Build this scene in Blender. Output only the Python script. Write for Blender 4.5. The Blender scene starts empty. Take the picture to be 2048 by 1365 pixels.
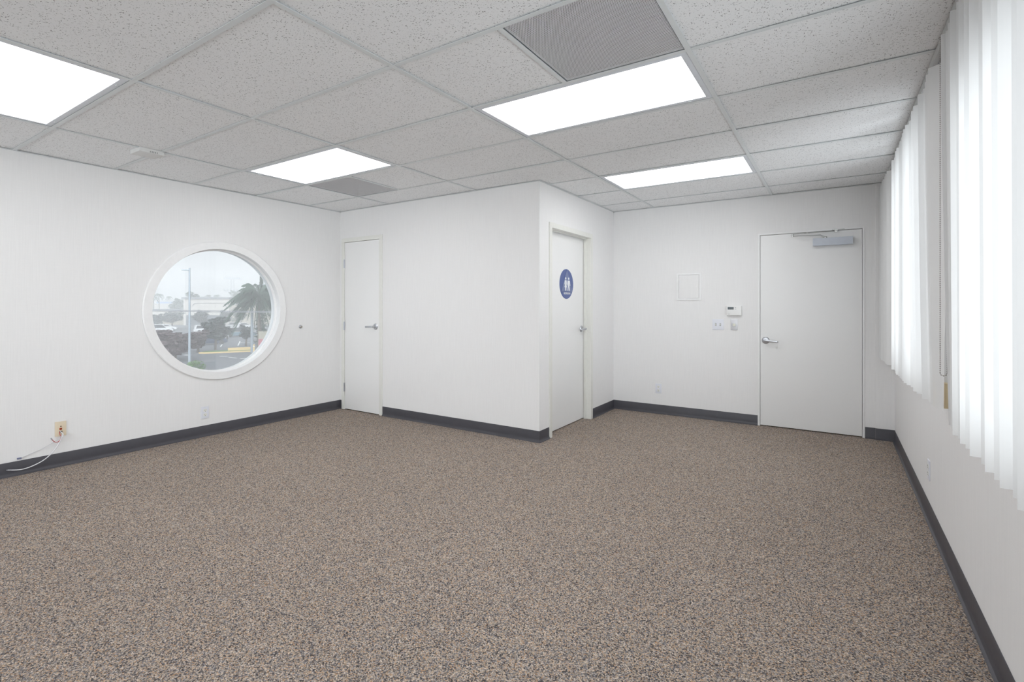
import bpy, bmesh, math, random
from mathutils import Vector, Matrix
random.seed(7)
C = bpy.context.scene.collection
R = math.radians
PI = math.pi
# ------------------------------------------------------------------ camera data (2048 x 1365 frame)
F_PX, YAW, CY = 994.88, R(33.0), 612.0
CAM = Vector((1.768, -1.072, 1.2525))
H = 2.395            # ceiling height
FT2 = 0.6096
XL, XR, YC, XC, YB, Y0 = -3.30, 2.23, 2.88, -0.50, 4.70, -4.60   # room planes
GZ = -4.6            # ground outside

def at(px, py, depth):
    a = (px - 1024) / F_PX
    s, c = math.sin(YAW), math.cos(YAW)
    return Vector((CAM.x + depth * (a * c - s), CAM.y + depth * (a * s + c), CAM.z + depth * (CY - py) / F_PX))

# ------------------------------------------------------------------ materials
def srgb(r, g, b):
    f = lambda v: (v / 255) / 12.92 if v / 255 <= 0.04045 else ((v / 255 + 0.055) / 1.055) ** 2.4
    return (f(r), f(g), f(b), 1)

def mat(name, col, rough=0.6, metal=0.0, spec=0.5, noise=None, bump=None):
    """plain principled with a little procedural mottling"""
    m = bpy.data.materials.new(name); m.use_nodes = True
    nt = m.node_tree; b = nt.nodes['Principled BSDF']
    b.inputs['Base Color'].default_value = col
    b.inputs['Roughness'].default_value = rough
    b.inputs['Metallic'].default_value = metal
    b.inputs['Specular IOR Level'].default_value = spec
    tc = nt.nodes.new('ShaderNodeTexCoord')
    sc, amt = noise or (30, 0.04)
    n = nt.nodes.new('ShaderNodeTexNoise'); n.inputs['Scale'].default_value = sc
    n.inputs['Detail'].default_value = 4
    nt.links.new(tc.outputs['Object'], n.inputs['Vector'])
    mx = nt.nodes.new('ShaderNodeMix'); mx.data_type = 'RGBA'
    mx.inputs[6].default_value = tuple(max(0, c * (1 - amt)) for c in col[:3]) + (1,)
    mx.inputs[7].default_value = tuple(min(1, c * (1 + amt)) for c in col[:3]) + (1,)
    nt.links.new(n.outputs['Fac'], mx.inputs[0]); nt.links.new(mx.outputs[2], b.inputs['Base Color'])
    if bump:
        bp = nt.nodes.new('ShaderNodeBump'); bp.inputs['Strength'].default_value = bump[1]
        bp.inputs['Distance'].default_value = 0.001
        n2 = nt.nodes.new('ShaderNodeTexNoise'); n2.inputs['Scale'].default_value = bump[0]
        nt.links.new(tc.outputs['Object'], n2.inputs['Vector'])
        nt.links.new(n2.outputs['Fac'], bp.inputs['Height']); nt.links.new(bp.outputs[0], b.inputs['Normal'])
    return m

def N(nt, t, **kw):
    n = nt.nodes.new(t)
    for k, v in kw.items(): setattr(n, k, v)
    return n

def math_node(nt, op, a, b=None, clamp=False):
    n = N(nt, 'ShaderNodeMath', operation=op, use_clamp=clamp)
    for i, v in enumerate((a, b)):
        if v is None: continue
        if isinstance(v, (int, float)): n.inputs[i].default_value = v
        else: nt.links.new(v, n.inputs[i])
    return n.outputs[0]

def wallpaper(name, col):
    m = bpy.data.materials.new(name); m.use_nodes = True
    nt = m.node_tree; b = nt.nodes['Principled BSDF']; L = nt.links
    b.inputs['Roughness'].default_value = 0.55; b.inputs['Specular IOR Level'].default_value = 0.3
    tc = N(nt, 'ShaderNodeTexCoord')
    mp = N(nt, 'ShaderNodeMapping'); mp.inputs['Scale'].default_value = (150, 150, 5)
    L.new(tc.outputs['Object'], mp.inputs[0])
    n1 = N(nt, 'ShaderNodeTexNoise'); n1.inputs['Scale'].default_value = 1; n1.inputs['Detail'].default_value = 3
    L.new(mp.outputs[0], n1.inputs['Vector'])
    mp2 = N(nt, 'ShaderNodeMapping'); mp2.inputs['Scale'].default_value = (9, 9, 260)
    L.new(tc.outputs['Object'], mp2.inputs[0])
    n2 = N(nt, 'ShaderNodeTexNoise'); n2.inputs['Scale'].default_value = 1; n2.inputs['Detail'].default_value = 3
    L.new(mp2.outputs[0], n2.inputs['Vector'])
    n3 = N(nt, 'ShaderNodeTexNoise'); n3.inputs['Scale'].default_value = 1.1; n3.inputs['Detail'].default_value = 2
    L.new(tc.outputs['Object'], n3.inputs['Vector'])
    s = math_node(nt, 'ADD', math_node(nt, 'MULTIPLY', n1.outputs['Fac'], 0.55), math_node(nt, 'MULTIPLY', n2.outputs['Fac'], 0.25))
    s = math_node(nt, 'ADD', s, math_node(nt, 'MULTIPLY', n3.outputs['Fac'], 0.2))
    r = N(nt, 'ShaderNodeValToRGB')
    r.color_ramp.elements[0].position = 0.35; r.color_ramp.elements[1].position = 0.65
    r.color_ramp.elements[0].color = tuple(c * 0.972 for c in col[:3]) + (1,)
    r.color_ramp.elements[1].color = tuple(min(1, c * 1.018) for c in col[:3]) + (1,)
    L.new(s, r.inputs[0]); L.new(r.outputs[0], b.inputs['Base Color'])
    bp = N(nt, 'ShaderNodeBump'); bp.inputs['Strength'].default_value = 0.12; bp.inputs['Distance'].default_value = 0.0006
    L.new(s, bp.inputs['Height']); L.new(bp.outputs[0], b.inputs['Normal'])
    return m

def carpet_mat():
    m = bpy.data.materials.new('carpet'); m.use_nodes = True
    nt = m.node_tree; b = nt.nodes['Principled BSDF']; L = nt.links
    b.inputs['Roughness'].default_value = 0.95; b.inputs['Specular IOR Level'].default_value = 0.1
    tc = N(nt, 'ShaderNodeTexCoord')
    wn = N(nt, 'ShaderNodeTexNoise'); wn.inputs['Scale'].default_value = 90; wn.inputs['Detail'].default_value = 2
    L.new(tc.outputs['Object'], wn.inputs['Vector'])
    mix = N(nt, 'ShaderNodeVectorMath', operation='MULTIPLY_ADD')
    mix.inputs[1].default_value = (0.006, 0.006, 0.0)
    L.new(wn.outputs['Color'], mix.inputs[0]); L.new(tc.outputs['Object'], mix.inputs[2])
    v = N(nt, 'ShaderNodeTexVoronoi'); v.voronoi_dimensions = '2D'; v.inputs['Scale'].default_value = 235
    L.new(mix.outputs[0], v.inputs['Vector'])
    sep = N(nt, 'ShaderNodeSeparateColor'); L.new(v.outputs['Color'], sep.inputs[0])
    r = N(nt, 'ShaderNodeValToRGB'); r.color_ramp.interpolation = 'CONSTANT'
    stops = [(0.0, (82, 79, 80)), (0.13, (118, 113, 113)), (0.26, (152, 141, 131)), (0.42, (184, 166, 148)),
             (0.57, (170, 163, 158)), (0.72, (128, 127, 132)), (0.82, (204, 192, 180)), (0.92, (180, 150, 124))]
    el = r.color_ramp.elements
    el[0].position = 0; el[0].color = srgb(*stops[0][1]); el[1].position = stops[1][0]; el[1].color = srgb(*stops[1][1])
    for p, c in stops[2:]:
        e = el.new(p); e.color = srgb(*c)
    L.new(sep.outputs[0], r.inputs[0])
    # darken the gaps between the loops and add slow wear
    d = math_node(nt, 'MULTIPLY', v.outputs['Distance'], 0.75)
    gap = math_node(nt, 'SUBTRACT', 1.04, d)
    big = N(nt, 'ShaderNodeTexNoise'); big.inputs['Scale'].default_value = 1.3; big.inputs['Detail'].default_value = 5
    L.new(tc.outputs['Object'], big.inputs['Vector'])
    k = math_node(nt, 'MULTIPLY', gap, math_node(nt, 'ADD', math_node(nt, 'MULTIPLY', big.outputs['Fac'], 0.16), 0.92))
    vm = N(nt, 'ShaderNodeVectorMath', operation='SCALE'); L.new(r.outputs[0], vm.inputs[0]); L.new(k, vm.inputs['Scale'])
    tint = N(nt, 'ShaderNodeVectorMath', operation='MULTIPLY'); tint.inputs[1].default_value = CARPET_TINT
    L.new(vm.outputs[0], tint.inputs[0]); L.new(tint.outputs[0], b.inputs['Base Color'])
    bp = N(nt, 'ShaderNodeBump'); bp.inputs['Strength'].default_value = 0.8; bp.inputs['Distance'].default_value = 0.003
    inv = math_node(nt, 'SUBTRACT', 1.0, v.outputs['Distance'])
    L.new(math_node(nt, 'ADD', inv, math_node(nt, 'MULTIPLY', sep.outputs[1], 0.5)), bp.inputs['Height'])
    L.new(bp.outputs[0], b.inputs['Normal'])
    return m
CARPET_TINT = (1.30, 1.27, 1.24)

def tile_mat():
    m = bpy.data.materials.new('ceiling_tile'); m.use_nodes = True
    nt = m.node_tree; b = nt.nodes['Principled BSDF']; L = nt.links
    b.inputs['Roughness'].default_value = 0.9; b.inputs['Specular IOR Level'].default_value = 0.15
    tc = N(nt, 'ShaderNodeTexCoord')
    attr = N(nt, 'ShaderNodeAttribute'); attr.attribute_name = 'tile_seed'
    fac = None
    for i, (sx, sy, rot, th, gate) in enumerate(((36, 125, 0.45, 0.14, 0.45), (120, 38, -0.35, 0.14, 0.40), (170, 170, 0.2, 0.16, 0.36))):
        wn = N(nt, 'ShaderNodeTexNoise'); wn.inputs['Scale'].default_value = 60
        L.new(tc.outputs['Object'], wn.inputs['Vector'])
        ma = N(nt, 'ShaderNodeVectorMath', operation='MULTIPLY_ADD'); ma.inputs[1].default_value = (0.012, 0.012, 0)
        L.new(wn.outputs['Color'], ma.inputs[0]); L.new(tc.outputs['Object'], ma.inputs[2])
        off = N(nt, 'ShaderNodeVectorMath', operation='MULTIPLY_ADD'); off.inputs[1].default_value = (1, 1, 0)
        L.new(attr.outputs['Color'], off.inputs[0]); L.new(ma.outputs[0], off.inputs[2])
        mp = N(nt, 'ShaderNodeMapping'); mp.inputs['Rotation'].default_value = (0, 0, rot)
        mp.inputs['Scale'].default_value = (sx, sy, 1)
        L.new(off.outputs[0], mp.inputs[0])
        v = N(nt, 'ShaderNodeTexVoronoi'); v.voronoi_dimensions = '2D'; v.inputs['Scale'].default_value = 1
        L.new(mp.outputs[0], v.inputs['Vector'])
        sep = N(nt, 'ShaderNodeSeparateColor'); L.new(v.outputs['Color'], sep.inputs[0])
        size = math_node(nt, 'MULTIPLY', sep.outputs[1], th * 1.4)
        near = math_node(nt, 'LESS_THAN', v.outputs['Distance'], size)
        on = math_node(nt, 'LESS_THAN', sep.outputs[0], gate)
        f = math_node(nt, 'MULTIPLY', near, on)
        fac = f if fac is None else math_node(nt, 'MAXIMUM', fac, f)
    n = N(nt, 'ShaderNodeTexNoise'); n.inputs['Scale'].default_value = 3; L.new(tc.outputs['Object'], n.inputs['Vector'])
    base = N(nt, 'ShaderNodeMix', data_type='RGBA'); base.inputs[6].default_value = (0.85, 0.86, 0.87, 1); base.inputs[7].default_value = (0.88, 0.89, 0.90, 1)
    L.new(n.outputs['Fac'], base.inputs[0])
    mx = N(nt, 'ShaderNodeMix', data_type='RGBA'); mx.inputs[7].default_value = (0.20, 0.195, 0.20, 1)
    L.new(base.outputs[2], mx.inputs[6]); L.new(math_node(nt, 'MULTIPLY', fac, 0.85), mx.inputs[0]); L.new(mx.outputs[2], b.inputs['Base Color'])
    bp = N(nt, 'ShaderNodeBump'); bp.inputs['Strength'].default_value = 0.35; bp.inputs['Distance'].default_value = 0.001
    n3 = N(nt, 'ShaderNodeTexNoise'); n3.inputs['Scale'].default_value = 300; L.new(tc.outputs['Object'], n3.inputs['Vector'])
    L.new(n3.outputs['Fac'], bp.inputs['Height']); L.new(bp.outputs[0], b.inputs['Normal'])
    return m

def perforated_mat():
    m = bpy.data.materials.new('perforated_steel'); m.use_nodes = True
    nt = m.node_tree; b = nt.nodes['Principled BSDF']; L = nt.links
    out = nt.nodes['Material Output']
    b.inputs['Base Color'].default_value = (0.80, 0.80, 0.82, 1); b.inputs['Roughness'].default_value = 0.5
    tc = N(nt, 'ShaderNodeTexCoord')
    P = 0.0075
    def lattice(ox, oy):
        a = N(nt, 'ShaderNodeVectorMath', operation='ADD'); a.inputs[1].default_value = (ox, oy, 0)
        L.new(tc.outputs['Object'], a.inputs[0])
        w = N(nt, 'ShaderNodeVectorMath', operation='WRAP')
        w.inputs[1].default_value = (P / 2, P * 0.866, 1); w.inputs[2].default_value = (-P / 2, -P * 0.866, -1)
        L.new(a.outputs[0], w.inputs[0])
        mu = N(nt, 'ShaderNodeVectorMath', operation='MULTIPLY'); mu.inputs[1].default_value = (1, 1, 0)
        L.new(w.outputs[0], mu.inputs[0])
        ln = N(nt, 'ShaderNodeVectorMath', operation='LENGTH'); L.new(mu.outputs[0], ln.inputs[0])
        return ln.outputs['Value']
    d = math_node(nt, 'MINIMUM', lattice(0, 0), lattice(P / 2, P * 0.866))
    hole = math_node(nt, 'LESS_THAN', d, P * 0.34)
    tr = N(nt, 'ShaderNodeBsdfTransparent'); mx = N(nt, 'ShaderNodeMixShader')
    L.new(hole, mx.inputs[0]); L.new(b.outputs[0], mx.inputs[1]); L.new(tr.outputs[0], mx.inputs[2])
    L.new(mx.outputs[0], out.inputs[0])
    return m

def emit_mat():
    m = bpy.data.materials.new('light_lens'); m.use_nodes = True
    nt = m.node_tree; L = nt.links
    nt.nodes.remove(nt.nodes['Principled BSDF'])
    e = N(nt, 'ShaderNodeEmission'); e.inputs['Color'].default_value = (0.985, 0.99, 1.0, 1)
    tc = N(nt, 'ShaderNodeTexCoord'); sp = N(nt, 'ShaderNodeSeparateXYZ'); L.new(tc.outputs['Object'], sp.inputs[0])
    # two tubes run the length of the lens: soft brighter bands
    c = math_node(nt, 'COSINE', math_node(nt, 'MULTIPLY', sp.outputs['Y'], 2 * PI / 0.27), None)
    s = math_node(nt, 'MULTIPLY', math_node(nt, 'ADD', math_node(nt, 'MULTIPLY', c, -0.12), 1.0), LAMP)
    L.new(s, e.inputs['Strength']); L.new(e.outputs[0], nt.nodes['Material Output'].inputs[0])
    return m

def vane_mat():
    m = bpy.data.materials.new('vane_vinyl'); m.use_nodes = True
    nt = m.node_tree; L = nt.links
    nt.nodes.remove(nt.nodes['Principled BSDF'])
    tc = N(nt, 'ShaderNodeTexCoord')
    mp = N(nt, 'ShaderNodeMapping'); mp.inputs['Scale'].default_value = (400, 400, 2); L.new(tc.outputs['Object'], mp.inputs[0])
    n = N(nt, 'ShaderNodeTexNoise'); n.inputs['Scale'].default_value = 1; L.new(mp.outputs[0], n.inputs['Vector'])
    cr = N(nt, 'ShaderNodeMix', data_type='RGBA'); cr.inputs[6].default_value = (0.85, 0.855, 0.85, 1); cr.inputs[7].default_value = (0.89, 0.89, 0.885, 1)
    L.new(n.outputs['Fac'], cr.inputs[0])
    d = N(nt, 'ShaderNodeBsdfDiffuse'); t = N(nt, 'ShaderNodeBsdfTranslucent'); t.inputs[0].default_value = (0.86, 0.87, 0.88, 1)
    g = N(nt, 'ShaderNodeBsdfGlossy'); g.inputs['Roughness'].default_value = 0.35
    L.new(cr.outputs[2], d.inputs[0])
    a = N(nt, 'ShaderNodeMixShader'); a.inputs[0].default_value = 0.30; L.new(d.outputs[0], a.inputs[1]); L.new(t.outputs[0], a.inputs[2])
    b = N(nt, 'ShaderNodeMixShader'); b.inputs[0].default_value = 0.03; L.new(a.outputs[0], b.inputs[1]); L.new(g.outputs[0], b.inputs[2])
    L.new(b.outputs[0], nt.nodes['Material Output'].inputs[0])
    return m

def glass_mat(name, tint=(0.93, 0.95, 0.96), veil=0.0, refl=0.06):
    m = bpy.data.materials.new(name); m.use_nodes = True
    nt = m.node_tree; L = nt.links
    nt.nodes.remove(nt.nodes['Principled BSDF'])
    t = N(nt, 'ShaderNodeBsdfTransparent'); t.inputs[0].default_value = tint + (1,)
    g = N(nt, 'ShaderNodeBsdfGlossy'); g.inputs['Roughness'].default_value = 0.02
    fr = N(nt, 'ShaderNodeLayerWeight')          # reflection rises towards grazing angles
    k5 = math_node(nt, 'POWER', fr.outputs['Facing'], 5.0)
    fr.inputs['Blend'].default_value = 0.5
    fres = math_node(nt, 'ADD', math_node(nt, 'MULTIPLY', k5, 0.9), refl)
    a = N(nt, 'ShaderNodeMixShader'); L.new(fres, a.inputs[0])
    L.new(t.outputs[0], a.inputs[1]); L.new(g.outputs[0], a.inputs[2])
    last = a
    if veil:
        tc = N(nt, 'ShaderNodeTexCoord'); n = N(nt, 'ShaderNodeTexNoise'); n.inputs['Scale'].default_value = 4
        L.new(tc.outputs['Object'], n.inputs['Vector'])
        tl = N(nt, 'ShaderNodeBsdfTranslucent'); tl.inputs[0].default_value = (0.9, 0.9, 0.9, 1)
        b = N(nt, 'ShaderNodeMixShader'); L.new(math_node(nt, 'MULTIPLY', math_node(nt, 'ADD', n.outputs['Fac'], 0.5), veil), b.inputs[0])
        L.new(a.outputs[0], b.inputs[1]); L.new(tl.outputs[0], b.inputs[2]); last = b
    L.new(last.outputs[0], nt.nodes['Material Output'].inputs[0])
    return m

LAMP = 6.2
M = dict(
    wall=wallpaper('wallpaper', (0.80, 0.795, 0.792)),
    carpet=carpet_mat(), tile=tile_mat(), perf=perforated_mat(), lens=emit_mat(), vane=vane_mat(),
    grid=mat('grid_metal', (0.70, 0.73, 0.74, 1), 0.45), fixture=mat('fixture_metal', (0.70, 0.73, 0.78, 1), 0.4),
    plenum=mat('plenum', (0.10, 0.10, 0.10, 1), 0.9),
    duct=mat('duct_lining', (0.20, 0.195, 0.19, 1), 0.9, noise=(3, 0.4)),
    base=mat('rubber_base', srgb(68, 67, 73), 0.42, noise=(14, 0.12), bump=(60, 0.15)),
    door=mat('door_paint', (0.82, 0.82, 0.815, 1), 0.35, noise=(2.5, 0.02)),
    frame=mat('frame_paint', (0.76, 0.76, 0.72, 1), 0.35), trimw=mat('trim_white', (0.83, 0.83, 0.83, 1), 0.35),
    chrome=mat('satin_chrome', (0.55, 0.56, 0.59, 1), 0.28, 1.0, noise=(60, 0.05)),
    alu=mat('closer_paint', srgb(192, 198, 208), 0.4), steel=mat('arm_steel', (0.50, 0.50, 0.49, 1), 0.3, 1.0),
    dark=mat('dark_slot', (0.03, 0.03, 0.03, 1), 0.7), gapshade=mat('gap_shade_dark', (0.05, 0.05, 0.05, 1), 0.9),  # second one is the near-black shade colour for gaps around door leaves
    plate=mat('plate_cool_white', (0.74, 0.755, 0.81, 1), 0.3), socket=mat('socket_white', (0.80, 0.80, 0.76, 1), 0.3),
    timerp=mat('brushed_plate', (0.60, 0.60, 0.62, 1), 0.35, 0.4), knob=mat('knob_ivory', (0.78, 0.77, 0.68, 1), 0.3),
    tan=mat('tan_plastic', srgb(222, 208, 184), 0.4), orange=mat('orange_jack', srgb(190, 84, 40), 0.4),
    detector=mat('detector_plastic', (0.68, 0.68, 0.67, 1), 0.5),
    rail=mat('rail_aluminium', (0.50, 0.51, 0.51, 1), 0.4),
    white=mat('white_plastic', (0.80, 0.80, 0.79, 1), 0.35), lcd=mat('lcd_glass', srgb(92, 100, 104), 0.25, noise=(400, 0.15)),
    btn=mat('button_grey', srgb(110, 112, 118), 0.4),
    cablew=mat('cable_white', (0.74, 0.74, 0.76, 1), 0.4), cableg=mat('cable_pale_grey', (0.60, 0.60, 0.62, 1), 0.4), cabler=mat('cable_red', srgb(178, 66, 66), 0.45),
    clip=mat('clear_plug', srgb(120, 124, 150), 0.2), brass=mat('aged_nickel', (0.50, 0.44, 0.37, 1), 0.25, 1.0),
    blue=mat('sign_blue', srgb(84, 100, 152), 0.35), bluet=mat('sign_blue_light', srgb(112, 124, 162), 0.35),
    signw=mat('sign_white', (0.85, 0.86, 0.88, 1), 0.4), wood=mat('pale_wood', srgb(240, 222, 184), 0.5, noise=(22, 0.15)),
    chain=mat('bead_chain_steel', (0.36, 0.33, 0.31, 1), 0.35, 0.8),
    pane=glass_mat('round_pane', (0.92, 0.94, 0.95), 0.05, 0.05), wpane=glass_mat('window_pane'),
    alframe=mat('window_aluminium', (0.55, 0.56, 0.57, 1), 0.4, 0.5),
    asphalt=mat('asphalt', srgb(110, 113, 118), 0.9, noise=(0.2, 0.12)), paint=mat('road_paint', (0.75, 0.75, 0.75, 1), 0.7),
    yellow=mat('curb_yellow', srgb(206, 180, 128), 0.7), conc=mat('concrete', srgb(146, 148, 150), 0.8),
    stucco=mat('stucco', srgb(176, 171, 165), 0.85, noise=(0.4, 0.05)), stucco2=mat('stucco_tan', srgb(160, 152, 138), 0.85, noise=(0.4, 0.05)),
    fascia=mat('fascia_grey', srgb(118, 120, 124), 0.7), shadeglass=mat('shop_glass', srgb(70, 76, 84), 0.3),
    bluer=mat('blue_roof', srgb(96, 132, 180), 0.6), galv=mat('galvanised_pole', srgb(140, 150, 158), 0.5, 0.2),
    bark=mat('bark', srgb(92, 84, 76), 0.9, noise=(6, 0.3)),
    leafr=mat('leaf_dusky', srgb(92, 80, 82), 0.9, noise=(1.2, 0.35)), leafd=mat('leaf_dark', srgb(66, 78, 76), 0.9, noise=(1.2, 0.35)),
    leafg=mat('leaf_green', srgb(90, 120, 70), 0.9, noise=(2, 0.3)), leafp=mat('palm_green', srgb(64, 84, 72), 0.9, noise=(1.5, 0.35)),
    cw=mat('car_white', (0.55, 0.56, 0.57, 1), 0.25), cb=mat('car_navy', srgb(44, 58, 84), 0.25), ct=mat('car_teal', srgb(60, 92, 106), 0.25),
    cs=mat('car_silver', (0.45, 0.47, 0.50, 1), 0.3), cm=mat('car_maroon', srgb(96, 60, 80), 0.3), glassd=mat('car_glass', srgb(30, 34, 40), 0.1), tyre=mat('tyre', (0.03, 0.03, 0.03, 1), 0.8),
    red=mat('red_cabinet', srgb(140, 70, 80), 0.6), beige=mat('beige_cabinet', srgb(136, 132, 118), 0.7),
)

# ------------------------------------------------------------------ mesh helpers
class MB:
    def __init__(s): s.bm = bmesh.new()
    def box(s, x0, x1, y0, y1, z0, z1, bev=0.0, seg=2):
        vs = [s.bm.verts.new(p) for p in ((x0, y0, z0), (x1, y0, z0), (x1, y1, z0), (x0, y1, z0), (x0, y0, z1), (x1, y0, z1), (x1, y1, z1), (x0, y1, z1))]
        fs = [s.bm.faces.new([vs[i] for i in q]) for q in ((3, 2, 1, 0), (4, 5, 6, 7), (0, 1, 5, 4), (1, 2, 6, 5), (2, 3, 7, 6), (3, 0, 4, 7))]
        if bev > 0:
            es = list({e for f in fs for e in f.edges})
            bmesh.ops.bevel(s.bm, geom=es, offset=bev, segments=seg, affect='EDGES', profile=0.7)
        return s
    def quad(s, *ps):
        s.bm.faces.new([s.bm.verts.new(p) for p in ps]); return s
    def prism(s, pts, a0, a1, axis='y', bev=0.0):
        """polygon in the plane across `axis`, extruded from a0 to a1"""
        def P(p, a):
            return {'y': (p[0], a, p[1]), 'x': (a, p[0], p[1]), 'z': (p[0], p[1], a)}[axis]
        A = [s.bm.verts.new(P(p, a0)) for p in pts]; B = [s.bm.verts.new(P(p, a1)) for p in pts]
        n = len(pts); fs = [s.bm.faces.new(A), s.bm.faces.new(B[::-1])]
        for i in range(n): fs.append(s.bm.faces.new([A[i], B[i], B[(i + 1) % n], A[(i + 1) % n]][::-1]))
        bmesh.ops.recalc_face_normals(s.bm, faces=fs)
        if bev > 0:
            es = list({e for f in fs[:2] for e in f.edges})
            bmesh.ops.bevel(s.bm, geom=es, offset=bev, segments=2, affect='EDGES', profile=0.7)
        return s
    def tube(s, pts, rad, seg=14, cap=True):
        pts = [Vector(p) for p in pts]; rads = rad if isinstance(rad, (list, tuple)) else [rad] * len(pts)
        rings = []; up = Vector((0, 0, 1))
        for i, p in enumerate(pts):
            t = (pts[min(i + 1, len(pts) - 1)] - pts[max(i - 1, 0)]).normalized()
            u = t.cross(up)
            if u.length < 1e-3: u = t.cross(Vector((0, 1, 0)))
            u.normalize(); v = t.cross(u).normalized()
            rings.append([s.bm.verts.new(p + (u * math.cos(2 * PI * k / seg) + v * math.sin(2 * PI * k / seg)) * rads[i]) for k in range(seg)])
        fs = []
        for a, b in zip(rings, rings[1:]):
            for k in range(seg): fs.append(s.bm.faces.new([a[k], a[(k + 1) % seg], b[(k + 1) % seg], b[k]]))
        if cap: fs += [s.bm.faces.new(rings[0][::-1]), s.bm.faces.new(rings[-1])]
        bmesh.ops.recalc_face_normals(s.bm, faces=fs)
        return s
    def lathe(s, prof, seg=32, axis='y', centre=(0, 0, 0), closed=False):
        """prof: (radius, offset along axis) pairs; revolved about the axis"""
        c = Vector(centre); rings = []
        for r, o in prof:
            ring = []
            for k in range(seg):
                a = 2 * PI * k / seg
                p = {'y': (r * math.cos(a), o, r * math.sin(a)), 'z': (r * math.cos(a), r * math.sin(a), o), 'x': (o, r * math.cos(a), r * math.sin(a))}[axis]
                ring.append(s.bm.verts.new(c + Vector(p)))
            rings.append(ring)
        fs = []
        for a, b in zip(rings, rings[1:]):
            for k in range(seg): fs.append(s.bm.faces.new([a[k], a[(k + 1) % seg], b[(k + 1) % seg], b[k]]))
        if closed:
            for k in range(seg): fs.append(s.bm.faces.new([rings[-1][k], rings[-1][(k + 1) % seg], rings[0][(k + 1) % seg], rings[0][k]]))
        elif prof[0][0] > 1e-6: fs.append(s.bm.faces.new(rings[0]))
        if not closed and prof[-1][0] > 1e-6: fs.append(s.bm.faces.new(rings[-1]))
        bmesh.ops.remove_doubles(s.bm, verts=[v for r in rings for v in r], dist=1e-6)
        fs = [f for f in fs if f.is_valid]
        bmesh.ops.recalc_face_normals(s.bm, faces=fs)
        return s
    def ball(s, c, r, sub=1, sc=(1, 1, 1)):
        m = Matrix.Translation(c) @ Matrix.Diagonal((r * sc[0], r * sc[1], r * sc[2], 1))
        bmesh.ops.create_icosphere(s.bm, subdivisions=sub, radius=1, matrix=m); return s
    def build(s, name, material, parent=None, smooth=True, tri=False):
        me = bpy.data.meshes.new(name)
        s.bm.to_mesh(me); s.bm.free()
        me.materials.append(material)
        if smooth:
            for p in me.polygons: p.use_smooth = True
            try: me.set_sharp_from_angle(angle=R(27))
            except Exception: pass
        o = bpy.data.objects.new(name, me); C.objects.link(o)
        if parent is not None: o.parent = parent
        return o

def tag(o, label=None, cat=None, group=None, kind=None):
    if label: o['label'] = label
    if cat: o['category'] = cat
    if group: o['group'] = group
    if kind: o['kind'] = kind
    return o

def empty(name, loc, rz=0.0):
    o = bpy.data.objects.new(name, None); o.empty_display_size = 0.05
    C.objects.link(o); o.location = loc; o.rotation_euler = (0, 0, rz); return o

def structure(o, label, cat):
    return tag(o, label, cat, kind='structure')

# ------------------------------------------------------------------ room shell
TOP = 2.95
T = 0.14
structure(MB().box(XL - T, XR + T, Y0 - T, YB + T, -0.10, 0).build('floor', M['carpet'], smooth=False), 'speckled brown and grey loop carpet over the whole floor', 'floor')

def ring_wall(x0, x1, y0, y1, z0, z1, cy, cz, r, seg=96):
    """wall slab in the yz plane with a round opening"""
    b = MB(); bm = b.bm; S = r + 0.06
    def sq(a):
        c, s_ = math.cos(a), math.sin(a); k = S / max(abs(c), abs(s_)); return (cy + c * k, cz + s_ * k)
    for x in (x0, x1):
        for k in range(seg):
            a0, a1 = 2 * PI * k / seg + PI / 4, 2 * PI * (k + 1) / seg + PI / 4
            p = [(cy + r * math.cos(a0), cz + r * math.sin(a0)), sq(a0), sq(a1), (cy + r * math.cos(a1), cz + r * math.sin(a1))]
            b.quad(*[(x, q[0], q[1]) for q in p])
        for (a, c_, d, e) in ((y0, cy - S, z0, z1), (cy + S, y1, z0, z1), (cy - S, cy + S, z0, cz - S), (cy - S, cy + S, cz + S, z1)):
            b.quad((x, a, d), (x, c_, d), (x, c_, e), (x, a, e))
    for k in range(seg):
        a0, a1 = 2 * PI * k / seg + PI / 4, 2 * PI * (k + 1) / seg + PI / 4
        b.quad(*[(x, cy + r * math.cos(a), cz + r * math.sin(a)) for x, a in ((x0, a0), (x1, a0), (x1, a1), (x0, a1))])
    b.quad((x0, y0, z0), (x1, y0, z0), (x1, y0, z1), (x0, y0, z1)); b.quad((x0, y1, z0), (x1, y1, z0), (x1, y1, z1), (x0, y1, z1))
    b.quad((x0, y0, z1), (x1, y0, z1), (x1, y1, z1), (x0, y1, z1)); b.quad((x0, y0, z0), (x1, y0, z0), (x1, y1, z0), (x0, y1, z0))
    bmesh.ops.remove_doubles(bm, verts=bm.verts[:], dist=1e-5)
    bmesh.ops.recalc_face_normals(bm, faces=bm.faces[:])
    return b
WY, WZ, WR = 1.483, 1.206, 0.60
structure(ring_wall(XL - T, XL, Y0 - T, YB + T, 0, TOP, WY, WZ, WR + 0.012).build('wall_left', M['wall'], smooth=False), 'long left wall in white textured vinyl with the round window', 'wall')

def wall_with_holes(name, axis, a0, a1, t0, t1, holes, label):
    """axis 'x': runs along x, thickness t in y. holes: (a0,a1,z0,z1) sorted along a"""
    b = MB()
    def bx(u0, u1, z0, z1):
        if u1 - u0 < 1e-4 or z1 - z0 < 1e-4: return
        if axis == 'x': b.box(u0, u1, t0, t1, z0, z1)
        else: b.box(t0, t1, u0, u1, z0, z1)
    cur = a0
    for (h0, h1, z0, z1) in holes:
        bx(cur, h0, 0, TOP); bx(h0, h1, 0, z0); bx(h0, h1, z1, TOP); cur = h1
    bx(cur, a1, 0, TOP)
    return structure(b.build(name, M['wall'], smooth=False), label, 'wall')

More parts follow.
